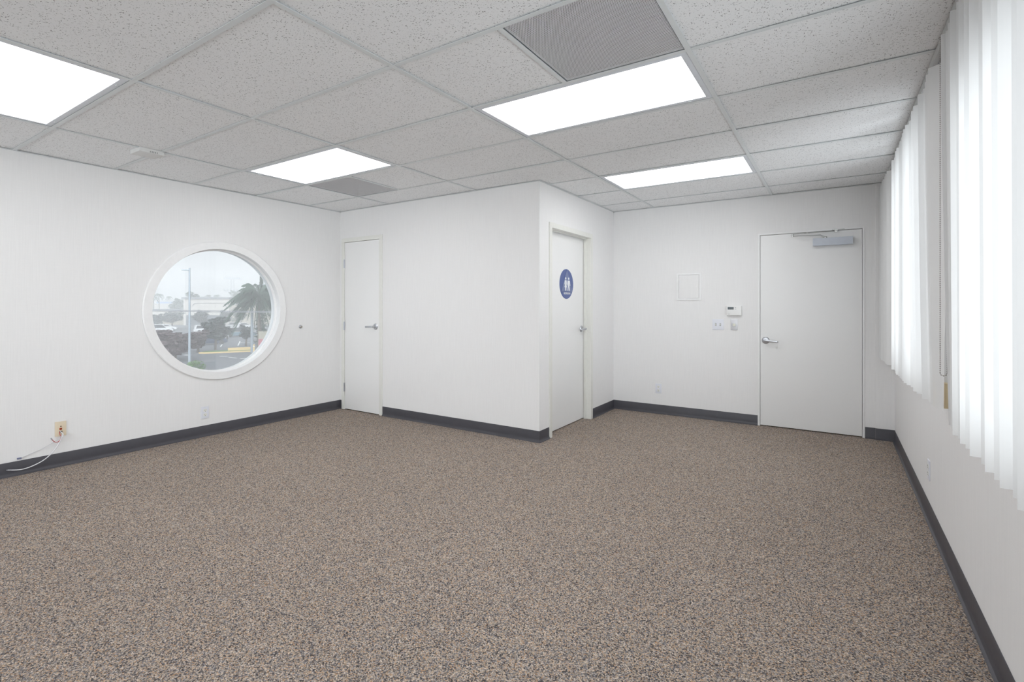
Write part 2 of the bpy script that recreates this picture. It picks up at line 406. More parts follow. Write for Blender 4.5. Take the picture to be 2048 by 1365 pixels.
D1 = (-3.215, -2.600); D2 = (3.105, 4.005); D3 = (1.105, 1.990); DH = 2.022
wall_with_holes('wall_closet', 'x', XL, XC, YC, YC + 0.12, [(D1[0], D1[1], 0, DH)], 'white partition wall holding the narrow closet door')
wall_with_holes('wall_restroom', 'y', YC + 0.12, YB, XC - 0.12, XC, [(D2[0], D2[1], 0, DH - 0.02)], 'white partition wall holding the restroom door')
wall_with_holes('wall_back', 'x', XL, XR + T, YB, YB + T, [(D3[0], D3[1], 0, 1.992)], 'white back wall with the entrance door and thermostat')
WIN = [(-2.20, 1.30, 0.80, 2.08), (2.03, 3.58, 0.80, 2.30)]
wall_with_holes('wall_right', 'y', Y0, YB, XR, XR + T, WIN, 'right wall with windows behind the vertical blinds')
wall_with_holes('wall_rear', 'x', XL, XR, Y0 - T, Y0, [(-2.0, 2.0, 0.12, 2.34)], 'white wall behind the viewer with a wide opening added for daylight')
structure(MB().box(2.086, XR - 0.0005, YB - 0.010, YB - 0.0005, 0, H + 0.002).build('trim_1', M['wall'], smooth=False), 'narrow raised strip of wall between entrance door and blinds', 'trim')

# ceiling: tiles resting on the T grid
xs = [-2, -4]
GX = [XL, -4 * FT2, -2 * FT2, 0.0, 2 * FT2, XR]
GY = [Y0] + [j * FT2 for j in range(-7, 8)] + [YB]
LIGHTS = [(-4, -1), (-4, 2), (0, -1), (0, 2), (0, 5)]      # (x index of the left edge, y index) in 2 ft steps
VENTS = [(1, 1), (-4, 3)]
def is_light(x, y): return any(abs(x - a * FT2) < .01 and abs(y - b * FT2) < .01 for a, b in LIGHTS)
tb = MB(); seeds = []
lay = None
random.seed(11)
for i in range(len(GX) - 1):
    for j in range(len(GY) - 1):
        x0, x1, y0, y1 = GX[i], GX[i + 1], GY[j], GY[j + 1]
        if is_light(x0, y0): continue
        rects = [(x0, x1)]
        if abs(x0) < .01 and abs(y0 - FT2) < .01: rects = [(x0, FT2)]
        if abs(x0 + 4 * FT2) < .01 and abs(y0 - 3 * FT2) < .01: rects = [(-3 * FT2, x1)]
        for (a, c_) in rects:
            if c_ <= XC and y0 > YC + 0.2: pass
            lift = [H + 0.0035 + random.random() ** 2 * 0.006 for _ in range(4)]
            g = 0.004
            n0 = len(tb.bm.faces)
            tb.box(a + g, c_ - g, y0 + g, y1 - g, H, H + 0.016)
            tb.bm.verts.ensure_lookup_table()
            for v, l in zip(tb.bm.verts[-8:], [0, 1, 3, 2, 0, 1, 3, 2]): v.co.z += lift[l] - H
            sd = (random.random() * 5, random.random() * 5, 0)
            seeds += [sd] * 6
ceil = tb.build('ceiling', M['tile'], smooth=False)
att = ceil.data.attributes.new('tile_seed', 'FLOAT_VECTOR', 'FACE')
for k, sd in enumerate(seeds[:len(ceil.data.polygons)]): att.data[k].vector = sd
structure(ceil, 'suspended ceiling of fissured white acoustic tiles', 'ceiling')
g = MB(); W2 = 0.012
def tee_x(xa, xb, y): g.box(xa, xb, y - W2, y + W2, H - 0.0005, H + 0.0012); g.box(xa, xb, y - 0.002, y + 0.002, H + 0.0012, H + 0.035)
def tee_y(x, ya, yb): g.box(x - W2, x + W2, ya, yb, H - 0.0015, H + 0.0002); g.box(x - 0.002, x + 0.002, ya, yb, H + 0.0002, H + 0.035)
for x in GX[1:-1]: tee_y(x, Y0, YB)
for y in GY[1:-1]:
    for i in range(len(GX) - 1): tee_x(GX[i] + W2, GX[i + 1] - W2, y)
tee_y(FT2, FT2 + W2, 2 * FT2 - W2); tee_y(-3 * FT2, 3 * FT2 + W2, 4 * FT2 - W2)
for (a, c_, d, e) in ((XL, XL + 0.02, Y0, YB), (XR - 0.02, XR, Y0, YB), (XL, XC, YC - 0.02, YC), (XC, XC + 0.02, YC - 0.02, YB), (XC, XR, YB - 0.02, YB), (XL, XR, Y0, Y0 + 0.02)):
    g.box(a, c_, d, e, H - 0.0012, H + 0.0006)
g.build('ceiling_grid', M['grid'], ceil, smooth=False)
structure(MB().box(XL - T, XR + T, Y0 - T, YB + T, TOP, TOP + 0.1).build('ceiling_deck', M['plenum'], smooth=False), 'dark deck above the suspended ceiling', 'ceiling')

# baseboards
BPROF = [(0, 0.105), (0.0022, 0.1045), (0.0032, 0.1025), (0.0032, 0.030), (0.0045, 0.018), (0.009, 0.009), (0.016, 0.0045), (0.018, 0.002), (0.018, 0)]
def baseboard(name, p0, p1, nrm, label, m0=0.0, m1=0.0):
    """m0/m1: mitre growth per unit offset at each end"""
    b = MB(); p0, p1, n = Vector(p0), Vector(p1), Vector(nrm); d = (p1 - p0).normalized()
    rows = []
    for end, p, mt in ((0, p0, -m0), (1, p1, m1)):
        rows.append([b.bm.verts.new(Vector((p.x, p.y, 0)) + Vector((n.x, n.y, 0)) * o + Vector((d.x, d.y, 0)) * o * mt + Vector((0, 0, z))) for o, z in BPROF])
    for k in range(len(BPROF) - 1): b.bm.faces.new([rows[0][k], rows[0][k + 1], rows[1][k + 1], rows[1][k]])
    for r_ in rows:
        v = b.bm.verts.new((r_[0].co.x, r_[0].co.y, 0)); b.bm.faces.new(r_ + [v])
    bmesh.ops.recalc_face_normals(b.bm, faces=b.bm.faces[:])
    return structure(b.build(name, M['base']), label, 'baseboard')
e = 0.0004
baseboard('baseboard_left', (XL + e, Y0), (XL + e, YC), (1, 0), 'charcoal rubber cove base along the left wall', 0, -1)
baseboard('baseboard_closet', (-2.556, YC - e), (XC + e, YC - e), (0, -1), 'charcoal rubber cove base right of the closet door', 0, 1)
baseboard('baseboard_corner', (XL, YC - e), (-3.268, YC - e), (0, -1), 'short charcoal rubber cove base left of the closet door', -1, 0)
baseboard('baseboard_pier', (XC + e, YC), (XC + e, 3.062), (1, 0), 'short charcoal rubber cove base before the restroom door', 1, 0)
baseboard('baseboard_restroom', (XC + e, 4.052), (XC + e, YB), (1, 0), 'charcoal rubber cove base past the restroom door', 0, -1)
baseboard('baseboard_back', (XC, YB - e), (1.088, YB - e), (0, -1), 'charcoal rubber cove base on the back wall', -1, 0)
baseboard('baseboard_entrance', (2.006, YB - e), (2.086, YB - e), (0, -1), 'short charcoal rubber cove base right of the entrance door')
baseboard('baseboard_strip', (2.086, YB - 0.0102), (XR, YB - 0.0102), (0, -1), 'charcoal rubber cove base in the far right corner', 0, -1)
baseboard('baseboard_right', (XR - e, Y0), (XR - e, YB), (-1, 0), 'charcoal rubber cove base along the right wall', 0, -1)

# ------------------------------------------------------------------ round window
w1 = empty('window_1', (XL, WY, WZ)); structure(w1, 'round porthole window in the left wall with a wide white ring', 'window')
MB().lathe([(WR + .001, 0.0), (WR, 0.012), (WR + 0.003, 0.018), (WR + 0.070, 0.018), (WR + 0.077, 0.012), (WR + 0.077, 0.0005), (WR + .001, 0.0005)], 128, 'x', closed=True).build('trim_ring', M['trimw'], w1)
MB().lathe([(WR + 0.011, 0.0), (WR, 0.0), (WR, -0.045), (WR - 0.006, -0.048), (WR - 0.006, -0.056), (WR - 0.012, -0.060), (WR - 0.012, -0.070), (WR - 0.004, -0.074), (WR - 0.004, -0.138), (WR + 0.011, -0.138)], 128, 'x', closed=True).build('window_frame', M['trimw'], w1)
MB().lathe([(0.0001, -0.078), (WR - 0.005, -0.078), (WR - 0.005, -0.084), (0.0001, -0.084)], 96, 'x').build('window_pane', M['pane'], w1)

# ------------------------------------------------------------------ doors. Local frame: x to the right along the wall, y into the wall, z up
def lever(parent, x, z, y, sgn, tilt=0.0):
    h = MB()
    h.lathe([(0.0001, -0.012), (0.020, -0.012), (0.030, -0.010), (0.036, -0.004), (0.036, 0.0)], 40, 'y', (x, y, z))
    o = h.build('handle_rose', M['chrome'], parent)
    MB().lathe([(0.0001, -0.060), (0.010, -0.060), (0.0125, -0.054), (0.0105, -0.020), (0.014, -0.010)], 24, 'y', (x, y, z)).build('handle_neck', M['chrome'], o)
    b = MB(); L_ = 0.120
    prev = None; rings = []
    for k, (t, hh, th, dz) in enumerate(((-0.013, 0.008, 0.006, 0), (-0.008, 0.011, 0.008, 0), (0.3, 0.0115, 0.0065, 0.0), (0.7, 0.0105, 0.0055, -.002), (0.93, 0.011, 0.006, -.003), (1.0, 0.008, 0.004, -.003))):
        X = x + sgn * (t * L_ if t > 0 else t); yy = y - 0.056 + (0.012 if t > 0.95 else 0)
        ring = []
        for a in range(12):
            aa = 2 * PI * a / 12
            ring.append(b.bm.verts.new((X, yy + th * math.copysign(abs(math.cos(aa)) ** 0.6, math.cos(aa)), z + dz + tilt * max(t, 0) + hh * math.copysign(abs(math.sin(aa)) ** 0.6, math.sin(aa)))))
        rings.append(ring)
    for a_, b_ in zip(rings, rings[1:]):
        for k in range(12): b.bm.faces.new([a_[k], a_[(k + 1) % 12], b_[(k + 1) % 12], b_[k]])
    b.bm.faces.new(rings[0]); b.bm.faces.new(rings[-1]); bmesh.ops.recalc_face_normals(b.bm, faces=b.bm.faces[:])
    b.build('handle_lever', M['chrome'], o)
    return o

def u_frame(parent, w, h, face, proud, depth, m, stop=None):
    """metal frame: face strips around the opening 0..w x 0..h, jambs into the wall"""
    b = MB()
    b.box(-face, 0.002, -proud, -0.0005, 0.0, h - 0.002, 0.001); b.box(w - 0.002, w + face, -proud, -0.0005, 0.0, h - 0.002, 0.001)
    b.box(-face, w + face, -proud, -0.0005, h - 0.002, h + face, 0.001)
    b.box(0, 0.004, -proud + .001, depth, 0, h); b.box(w - 0.004, w, -proud + .001, depth, 0, h); b.box(0.004, w - 0.004, -proud + .001, depth, h - 0.004, h)
    if stop:
        s0, s1, k = stop
        b.box(0.004, k, s0, s1, 0, h - 0.004, 0.001); b.box(w - k, w - 0.004, s0, s1, 0, h - 0.004, 0.001); b.box(k, w - k, s0, s1, h - k, h - 0.004, 0.001)
    return b.build('door_frame', m, parent)

# door 1: narrow closet door, hinged left
d1 = empty('door_1', (D1[0], YC, 0)); structure(d1, 'narrow white closet door in a cream metal frame', 'door')
w = D1[1] - D1[0]
u_frame(d1, w, DH, 0.045, 0.012, 0.12, M['frame'], (0.040, 0.055, 0.018))
leaf = MB().box(0.008, w - 0.0065, -0.006, 0.038, 0.010, DH - 0.008, 0.0015).build('door_leaf', M['door'], d1)
MB().box(0.006, w - 0.006, 0.0385, 0.0395, 0, DH - 0.005).build('gap_shade_sheet', M['gapshade'], d1)  # added dark sheet: stops light leaks and stands in for shade in the gaps
lever(leaf, w - 0.065, 1.012, -0.006, -1)
for z in (1.76, 1.01, 0.27):
    hb = MB(); hb.tube([(0.006, -0.017, z - 0.052), (0.006, -0.017, z + 0.052)], 0.0065, 12)
    hb.box(-0.004, 0.016, -0.0125, -0.0105, z - 0.050, z + 0.050)
    for q in (-0.032, -0.011, 0.011, 0.032): hb.lathe([(0.0069, q - .0012), (0.0069, q + .0012)], 12, 'z', (0.006, -0.017, z))
    hb.build('hinge', M['chrome'], d1)

# door 2: restroom door, set back in its frame
d2 = empty('door_2', (XC, D2[0], 0), PI / 2); structure(d2, 'white restroom door recessed in a cream metal frame', 'door')
w = D2[1] - D2[0]; h2 = DH - 0.02
u_frame(d2, w, h2, 0.045, 0.012, 0.12, M['frame'], (0.045, 0.072, 0.016))
leaf = MB().box(0.008, w - 0.008, 0.076, 0.118, 0.010, h2 - 0.008, 0.0015).build('door_leaf', M['door'], d2)
MB().box(0.006, w - 0.006, 0.1185, 0.1195, 0, h2 - 0.004).build('gap_shade_sheet', M['gapshade'], d2)
lever(leaf, w - 0.070, 0.999, 0.076, -1)

# door 3: entrance door with closer
d3 = empty('door_3', (D3[0], YB, 0)); structure(d3, 'wide flush white entrance door with a door closer', 'door')
w = D3[1] - D3[0]; h3 = 1.992
u_frame(d3, w, h3, 0.014, 0.004, 0.13, M['trimw'], (0.052, 0.07, 0.016))
leaf = MB().box(0.007, w - 0.007, 0.004, 0.048, 0.010, h3 - 0.008, 0.0015).build('door_leaf', M['door'], d3)
MB().box(0.006, w - 0.006, 0.0485, 0.0495, 0, h3 - 0.005).build('gap_shade_sheet', M['gapshade'], d3)
lever(leaf, 0.058, 0.893, 0.004, 1, -0.008)
cl = MB().box(1.586 - D3[0], 1.911 - D3[0], -0.055, 0.004, 1.845, 1.915, 0.002)
cl.box(1.586 - D3[0] + .001, 1.911 - D3[0] - .001, -0.0555, 0.003, 1.842, 1.846); clo = cl.build('door_closer', M['alu'], d3)
MB().box(1.584 - D3[0], 1.588 - D3[0], -0.054, 0.003, 1.846, 1.914, 0.001).build('closer_end_cap', M['fixture'], clo)
pz = 1.918; px_ = 1.690 - D3[0]
ar = MB(); ar.lathe([(0.014, 0), (0.014, 0.012), (0.009, 0.016), (0.0001, 0.018)], 20, 'z', (px_, -0.030, 1.914))
ar.tube([(px_, -0.030, 1.925), (px_ - 0.018, -0.035, 1.930), (px_ - 0.042, -0.045, 1.944), (px_ - 0.09, -0.052, 1.945), (1.412 - D3[0], -0.100, 1.944)], [0.006, 0.0062, 0.006, 0.0055, 0.0055], 10)
ar.build('closer_arm', M['steel'], clo)
ar = MB(); ar.lathe([(0.009, -0.006), (0.009, 0.022)], 16, 'z', (1.412 - D3[0], -0.100, 1.944))
ar.tube([(1.412 - D3[0], -0.100, 1.962), (1.55 - D3[0], -0.066, 1.970), (1.775 - D3[0], -0.012, 1.980)], 0.0042, 10)
ar.tube([(1.535 - D3[0], -0.070, 1.968), (1.535 - D3[0], -0.070, 1.978)], 0.004, 8)
ar.build('closer_rod', M['steel'], clo)
MB().box(1.745 - D3[0], 1.845 - D3[0], -0.020, -0.004, 1.990, 1.997, 0.001).box(1.765 - D3[0], 1.790 - D3[0], -0.024, -0.006, 1.968, 1.990, 0.003).build('closer_bracket', M['steel'], clo)

# ------------------------------------------------------------------ restroom sign on door 2
sg = empty('restroom_sign', (XC - 0.0762, 3.575, 1.479), PI / 2)
tag(sg, 'round blue sign with a triangle and two white figures on the restroom door', 'sign')
SR = 0.155
MB().lathe([(0.0001, -0.004), (SR - 0.002, -0.004), (SR, -0.002), (SR, 0.0)], 72, 'y').build('disc', M['blue'], sg)
tz = -0.078
hw = math.sqrt((SR - 0.006) ** 2 - tz ** 2)
MB().prism([(-hw, tz), (hw, tz), (0, SR - 0.006)], -0.0085, -0.004).build('triangle', M['bluet'], sg)
def figure(cx, man):
    b = MB(); y0, y1 = -0.0105, -0.0085
    b.lathe([(0.0125, y0), (0.0125, y1)], 20, 'y', (cx, 0, 0.056))
    if man:
        b.prism([(cx - 0.020, 0.036), (cx + 0.020, 0.036), (cx + 0.015, -0.010), (cx - 0.015, -0.010)], y0, y1)
        b.prism([(cx - 0.024, 0.036), (cx - 0.018, 0.038), (cx - 0.026, -0.016), (cx - 0.034, -0.014)], y0, y1)
        b.prism([(cx + 0.018, 0.038), (cx + 0.024, 0.036), (cx + 0.034, -0.014), (cx + 0.026, -0.016)], y0, y1)
        b.prism([(cx - 0.015, -0.010), (cx, -0.010), (cx - 0.012, -0.070), (cx - 0.026, -0.070)], y0, y1)
        b.prism([(cx, -0.010), (cx + 0.015, -0.010), (cx + 0.026, -0.070), (cx + 0.012, -0.070)], y0, y1)
    else:
        b.prism([(cx - 0.013, 0.038), (cx + 0.013, 0.038), (cx + 0.012, 0.006), (cx + 0.026, -0.036), (cx - 0.026, -0.036), (cx - 0.012, 0.006)], y0, y1)
        b.prism([(cx - 0.018, 0.037), (cx - 0.013, 0.038), (cx - 0.022, -0.006), (cx - 0.030, -0.003)], y0, y1)
        b.prism([(cx + 0.013, 0.038), (cx + 0.018, 0.037), (cx + 0.030, -0.003), (cx + 0.022, -0.006)], y0, y1)
        b.prism([(cx - 0.013, -0.036), (cx - 0.002, -0.036), (cx - 0.002, -0.070), (cx - 0.011, -0.070)], y0, y1)
        b.prism([(cx + 0.002, -0.036), (cx + 0.013, -0.036), (cx + 0.011, -0.070), (cx + 0.002, -0.070)], y0, y1)
    return b
figure(-0.033, False).build('woman_figure', M['signw'], sg); figure(0.037, True).build('man_figure', M['signw'], sg)
def text_mesh(name, body, size, depth, material, parent, loc, spacing=1.0):
    cu = bpy.data.curves.new(name, 'FONT'); cu.body = body; cu.size = size; cu.extrude = depth; cu.align_x = 'CENTER'; cu.align_y = 'CENTER'
    cu.offset = size * 0.012; cu.space_character = spacing
    t = bpy.data.objects.new(name + '_source', cu); C.objects.link(t)
    dg = bpy.context.evaluated_depsgraph_get(); me = bpy.data.meshes.new_from_object(t.evaluated_get(dg))
    me.transform(Matrix.Translation(loc) @ Matrix.Rotation(PI / 2, 4, 'X'))
    bpy.data.objects.remove(t); bpy.data.curves.remove(cu)
    me.materials.clear(); me.materials.append(material)
    o = bpy.data.objects.new(name, me); C.objects.link(o); o.parent = parent; return o
text_mesh('lettering', 'RESTROOM', 0.029, 0.001, M['signw'], sg, (0.006, -0.0055, -0.099))

# ------------------------------------------------------------------ wall devices
def outlet(loc, rz, label, group=None, n=1):
    r = empty('wall_outlet', loc, rz); tag(r, label, 'outlet', group)
    MB().box(-0.035, 0.035, -0.006, 0, -0.057, 0.057, 0.0025).build('cover_plate', M['plate'], r)
    for s in (1, -1):
        f = MB().prism([(0.0165 * math.cos(a), 0.0205 * s + 0.0145 * math.sin(a) if abs(math.sin(a)) < .9 else 0.0205 * s + 0.013 * math.copysign(1, math.sin(a))) for a in [2 * PI * k / 24 for k in range(24)]], -0.0075, -0.005)
        f = f.build('socket_face', M['socket'], r)
        q = MB(); zc = 0.0205 * s
        q.box(-0.0080, -0.0055, -0.0079, -0.0074, zc - 0.001, zc + 0.009); q.box(0.0055, 0.0080, -0.0079, -0.0074, zc - 0.000, zc + 0.008)
        q.lathe([(0.0030, -0.0079), (0.0030, -0.0074)], 12, 'y', (0, 0, zc - 0.0075)); q.build('slots', M['dark'], f)
    MB().lathe([(0.003, -0.0072), (0.003, -0.005)], 12, 'y').build('screw', M['socket'], r)
    return r
outlet((XL, 1.324, 0.229), PI / 2, 'white wall outlet low on the left wall below the round window')
outlet((0.049, YB, 0.292), 0, 'white wall outlet low on the back wall left of the entrance door')
outlet((XR, 2.690, 0.294), -PI / 2, 'white wall outlet on the right wall below the blinds')

r = empty('cable_wall_plate', (XL, 0.264, 0.293), PI / 2); tag(r, 'tan wall plate with an orange jack and loose cables at far left', 'wall plate')
MB().box(-0.0345, 0.0345, -0.006, 0, -0.057, 0.057, 0.0025).build('cover_plate', M['tan'], r)
MB().lathe([(0.005, -0.013), (0.005, -0.005)], 6, 'y', (0, 0, 0.020)).lathe([(0.0032, -0.016), (0.0032, -0.012)], 12, 'y', (0, 0, 0.020)).build('coax_jack', M['brass'], r)
MB().box(-0.008, 0.008, -0.0085, -0.005, -0.009, 0.007, 0.001).build('network_jack', M['orange'], r)
MB().box(-0.0055, 0.0055, -0.0088, -0.0083, -0.006, 0.004).build('jack_opening', mat('jack_dark', srgb(110, 38, 14), 0.5), r)
MB().box(-0.008, 0.010, -0.0066, -0.0058, -0.030, -0.016).build('cable_port', M['dark'], r)
for z in (0.042, -0.042): MB().lathe([(0.0024, -0.0072), (0.0024, -0.005)], 10, 'y', (0, 0, z)).build('screw', M['tan'], r)
def smooth_path(pts, n=6):
    pts = [Vector(p) for p in pts]; out = []
    for i in range(len(pts) - 1):
        p0, p1, p2, p3 = pts[max(i - 1, 0)], pts[i], pts[i + 1], pts[min(i + 2, len(pts) - 1)]
        for k in range(n):
            t = k / n
            out.append(0.5 * ((2 * p1) + (-p0 + p2) * t + (2 * p0 - 5 * p1 + 4 * p2 - p3) * t * t + (-p0 + 3 * p1 - 3 * p2 + p3) * t ** 3))
    return out + [pts[-1]]
X_ = XL
def cable(name, yz, xo, rad, m, label, cat='cable'):
    pts = [(XL + xo[k] if isinstance(xo, (list, tuple)) else XL + xo, y, z) for k, (y, z) in enumerate(yz)]
    r = empty(name, pts[0]); tag(r, label, cat)
    sp = [p - Vector(pts[0]) for p in smooth_path(pts)]
    MB().tube(sp, rad, 10).build('cord', m, r)
    return r, sp
c1, sp = cable('coax_cable', [(0.262, 0.272), (0.272, 0.253), (0.262, 0.226), (0.242, 0.178), (0.202, 0.118), (0.152, 0.075), (0.087, 0.048), (0.031, 0.042), (-0.020, 0.052)],
    [0.007, 0.026, 0.034, 0.034, 0.030, 0.026, 0.024, 0.024, 0.022], 0.0035, M['cablew'], 'thick white coax cable drooping over the dark baseboard at far left')
e_ = sp[-1]; dd = (sp[-1] - sp[-3]).normalized()
MB().tube([e_ - dd * .002, e_ + dd * 0.016], 0.0047, 12).tube([e_ + dd * .016, e_ + dd * 0.024], 0.0018, 8).build('connector', M['chrome'], c1)
c2, sp = cable('phone_cable', [(0.259, 0.272), (0.270, 0.256), (0.258, 0.230), (0.230, 0.209), (0.208, 0.194), (0.144, 0.163), (0.090, 0.143), (0.040, 0.126)],
    [0.007, 0.020, 0.026, 0.024, 0.020, 0.016, 0.012, 0.010], 0.0020, M['cableg'], 'thin white cable running from the tan plate to a clear plug')
e_ = sp[-1]; MB().box(e_.x - .005, e_.x + .005, e_.y - 0.024, e_.y, e_.z - 0.008, e_.z + 0.003, 0.001).build('clear_plug', M['clip'], c2)
c3, sp = cable('red_cable', [(0.256, 0.272), (0.257, 0.252), (0.262, 0.231), (0.251, 0.206), (0.231, 0.199), (0.216, 0.210), (0.206, 0.226)],
    [0.007, 0.016, 0.024, 0.030, 0.032, 0.033, 0.033], 0.0022, M['cabler'], 'short red cable curling up below the tan wall plate')
e_ = sp[-1]; dd = (sp[-1] - sp[-3]).normalized(); MB().tube([e_, e_ + dd * 0.014], 0.0045, 8).build('connector', M['chrome'], c3)

r = empty('wall_bushing', (XL, 2.342, 1.015), PI / 2); tag(r, 'small round metal wall bushing right of the round window', 'wall fitting')
MB().lathe([(0.021, 0.0), (0.021, -0.004), (0.017, -0.011), (0.011, -0.014), (0.0095, -0.014)], 32, 'y').build('collar', M['chrome'], r)
MB().lathe([(0.0098, -0.0), (0.0098, -0.020), (0.008, -0.022), (0.006, -0.022), (0.006, -0.012), (0.0001, -0.012)], 24, 'y').build('tube_end', M['brass'], r)

r = empty('access_panel', (0.392, YB, 1.468)); tag(r, 'painted white access panel flush on the back wall', 'panel')
q = MB()
for bb in ((-0.134, -0.1115, -0.152, 0.152), (0.1115, 0.134, -0.152, 0.152), (-0.1115, 0.1115, -0.152, -0.1335), (-0.1115, 0.1115, 0.1335, 0.152)): q.box(bb[0], bb[1], -0.010, 0, bb[2], bb[3])
q.build('frame', M['trimw'], r)
dr = MB().box(-0.108, 0.108, -0.0095, -0.0008, -0.130, 0.130, 0.001).build('panel_door', M['wall'], r)
MB().lathe([(0.0095, -0.0085), (0.0095, -0.0105), (0.0060, -0.0112), (0.0001, -0.0100)], 20, 'y', (0.080, 0, 0.0)).build('latch', M['trimw'], dr)
for z in (0.085, -0.085): MB().tube([(-0.109, -0.008, z - .014), (-0.109, -0.008, z + .014)], 0.0025, 8).build('hinge', M['wall'], r)

r = empty('thermostat', (0.863, YB, 1.199)); tag(r, 'white thermostat with a grey screen above the switches', 'thermostat')
MB().box(-0.076, 0.076, -0.006, 0, -0.052, 0.052, 0.003).build('back_plate', M['white'], r)
MB().box(-0.073, 0.073, -0.030, -0.006, -0.050, 0.050, 0.005).build('housing', M['white'], r)
MB().box(-0.062, -0.002, -0.0308, -0.0298, 0.013, 0.041, 0.0005).build('screen', M['lcd'], r)
for z in (0.034, 0.019): MB().box(0.008, 0.022, -0.0312, -0.0298, z - .0022, z + .0022, 0.0008).build('button', M['btn'], r)
MB().box(-0.055, -0.044, -0.0304, -0.0298, -0.036, -0.033).build('maker_mark', M['btn'], r)
MB().box(-0.071, 0.071, -0.0302, -0.0298, 0.0035, 0.0045).build('flip_seam', M['fixture'], r)

r = empty('light_switch', (0.699, YB, 1.048)); tag(r, 'double white toggle light switch on the back wall', 'light switch')
MB().box(-0.058, 0.058, -0.006, 0, -0.058, 0.058, 0.0025).build('cover_plate', M['plate'], r)
for x in (-0.023, 0.023):
    tg = MB().prism([(-0.0065, -0.012), (-0.0155, 0.003), (-0.0140, 0.008), (-0.0062, 0.010)], x - 0.005, x + 0.005, 'x'); tg.build('toggle', M['socket'], r)
    MB().box(x - 0.0075, x + 0.0075, -0.0063, -0.0058, -0.014, 0.014).build('toggle_slot', M['btn'], r)
    for z in (0.030, -0.030): MB().lathe([(0.0024, -0.0071), (0.0024, -0.005)], 10, 'y', (x, 0, z)).build('screw', M['fixture'], r)

r = empty('timer_switch', (0.861, YB, 1.049)); tag(r, 'grey rotary timer switch with an ivory knob beneath the thermostat', 'timer switch')
MB().box(-0.034, 0.034, -0.007, 0, -0.058, 0.058, 0.002).build('cover_plate', M['timerp'], r)
q = MB()
for k in range(9):
    a = R(60 + 300 * k / 8 - 90 + 150)
    q.lathe([(0.0022, -0.0074), (0.0022, -0.0066)], 8, 'y', (0.021 * math.cos(a), 0, 0.021 * math.sin(a)))
q.build('dial_marks', M['btn'], r)
kn = MB().lathe([(0.015, -0.007), (0.0145, -0.015), (0.0001, -0.015)], 28, 'y')
kn.build('dial', M['knob'], r)
b = MB().box(-0.0045, 0.0045, -0.026, -0.013, -0.015, 0.015, 0.002); b.bm.transform(Matrix.Rotation(R(-38), 4, 'Y')); b.build('knob', M['knob'], r)

# detector box on the ceiling
r = empty('alarm_sounder', (-2.500, 0.545, H)); tag(r, 'white slotted detector box fixed under the ceiling near the left wall', 'detector')
MB().box(-0.080, 0.080, -0.078, 0.078, -0.026, 0.0036, 0.003).build('housing', M['detector'], r)
q = MB()
for k in range(5): q.box(0.0795, 0.0806, -0.012 + k * 0.011, -0.009 + k * 0.011, -0.023, -0.012)
q.build('slots', M['dark'], r)

# ------------------------------------------------------------------ ceiling lights and vents
def ceiling_light(ix, iy, label, group=None):
    x0, y0 = ix * FT2, iy * FT2
    r = empty('ceiling_light', (x0 + FT2, y0 + FT2 / 2, H)); tag(r, label, 'ceiling light', group)
    hx, hy = FT2 - 0.0135, FT2 / 2 - 0.0135
    f = MB(); fw = 0.030
    f.box(-hx, hx, -hy, -hy + fw, 0.0012, 0.012, 0.002); f.box(-hx, hx, hy - fw, hy, 0.0012, 0.012, 0.002)
    f.box(-hx, -hx + fw, -hy + fw - .001, hy - fw + .001, 0.0012, 0.012, 0.002); f.box(hx - fw, hx, -hy + fw - .001, hy - fw + .001, 0.0012, 0.012, 0.002)
    f.build('frame', M['fixture'], r)
    h_ = MB(); h_.box(-hx + .004, hx - .004, -hy + .004, hy - .004, 0.0135, 0.09); h_.build('housing', M['plenum'], r)
    MB().box(-hx + fw - .002, hx - fw + .002, -hy + fw - .002, hy - fw + .002, 0.006, 0.0125).build('diffuser', M['lens'], r)
    for x in (-hx + 0.12, hx - 0.12):
        MB().box(x - 0.010, x + 0.010, hy - 0.016, hy - 0.006, -0.0015, 0.002, 0.0008).build('latch', M['grid'], r)
    return r
ceiling_light(-4, -1, 'fluorescent ceiling light panel cut off at the left edge, nearest the left wall')
ceiling_light(0, 2, 'large fluorescent ceiling light panel right beside the perforated vent, nearest the blinds')
ceiling_light(-4, 2, 'fluorescent ceiling light panel over the closet door corner beside the smaller vent')
ceiling_light(0, 5, 'fluorescent ceiling light panel in front of the entrance door, farthest from the viewer')
ceiling_light(0, -1, 'fluorescent ceiling light panel above the viewer, outside the photo')

def vent(ix, iy, label):
    x0, y0 = ix * FT2, iy * FT2
    r = empty('ceiling_vent', (x0 + FT2 / 2, y0 + FT2 / 2, H)); tag(r, label, 'air vent')
    hx = FT2 / 2 - 0.016
    MB().box(-hx, hx, -hx, hx, 0.0030, 0.0036).build('perforated_face', M['perf'], r)
    q = MB(); t = 0.003
    for (a, b_, c_, d) in ((-hx, hx, -hx, -hx + t), (-hx, hx, hx - t, hx), (-hx, -hx + t, -hx, hx), (hx - t, hx, -hx, hx)): q.box(a, b_, c_, d, 0.0036, 0.012)
    q.build('face_rim', M['fixture'], r)
    q = MB(); k = hx + 0.004
    q.box(-k, k, -k, k, 0.20, 0.21); q.box(-k, -k + .003, -k, k, 0.012, 0.2); q.box(k - .003, k, -k, k, 0.012, 0.2); q.box(-k, k, -k, -k + .003, 0.012, 0.2); q.box(-k, k, k - .003, k, 0.012, 0.2)
    q.build('plenum_box', M['duct'], r)
    MB().lathe([(0.18, 0.16), (0.10, 0.11), (0.0001, 0.11)], 32, 'z').build('diffuser_cone', M['duct'], r)
vent(1, 1, 'large square perforated ceiling vent at the top of the photo beside the big light')
vent(-4, 3, 'smaller looking square perforated ceiling vent above the closet door')

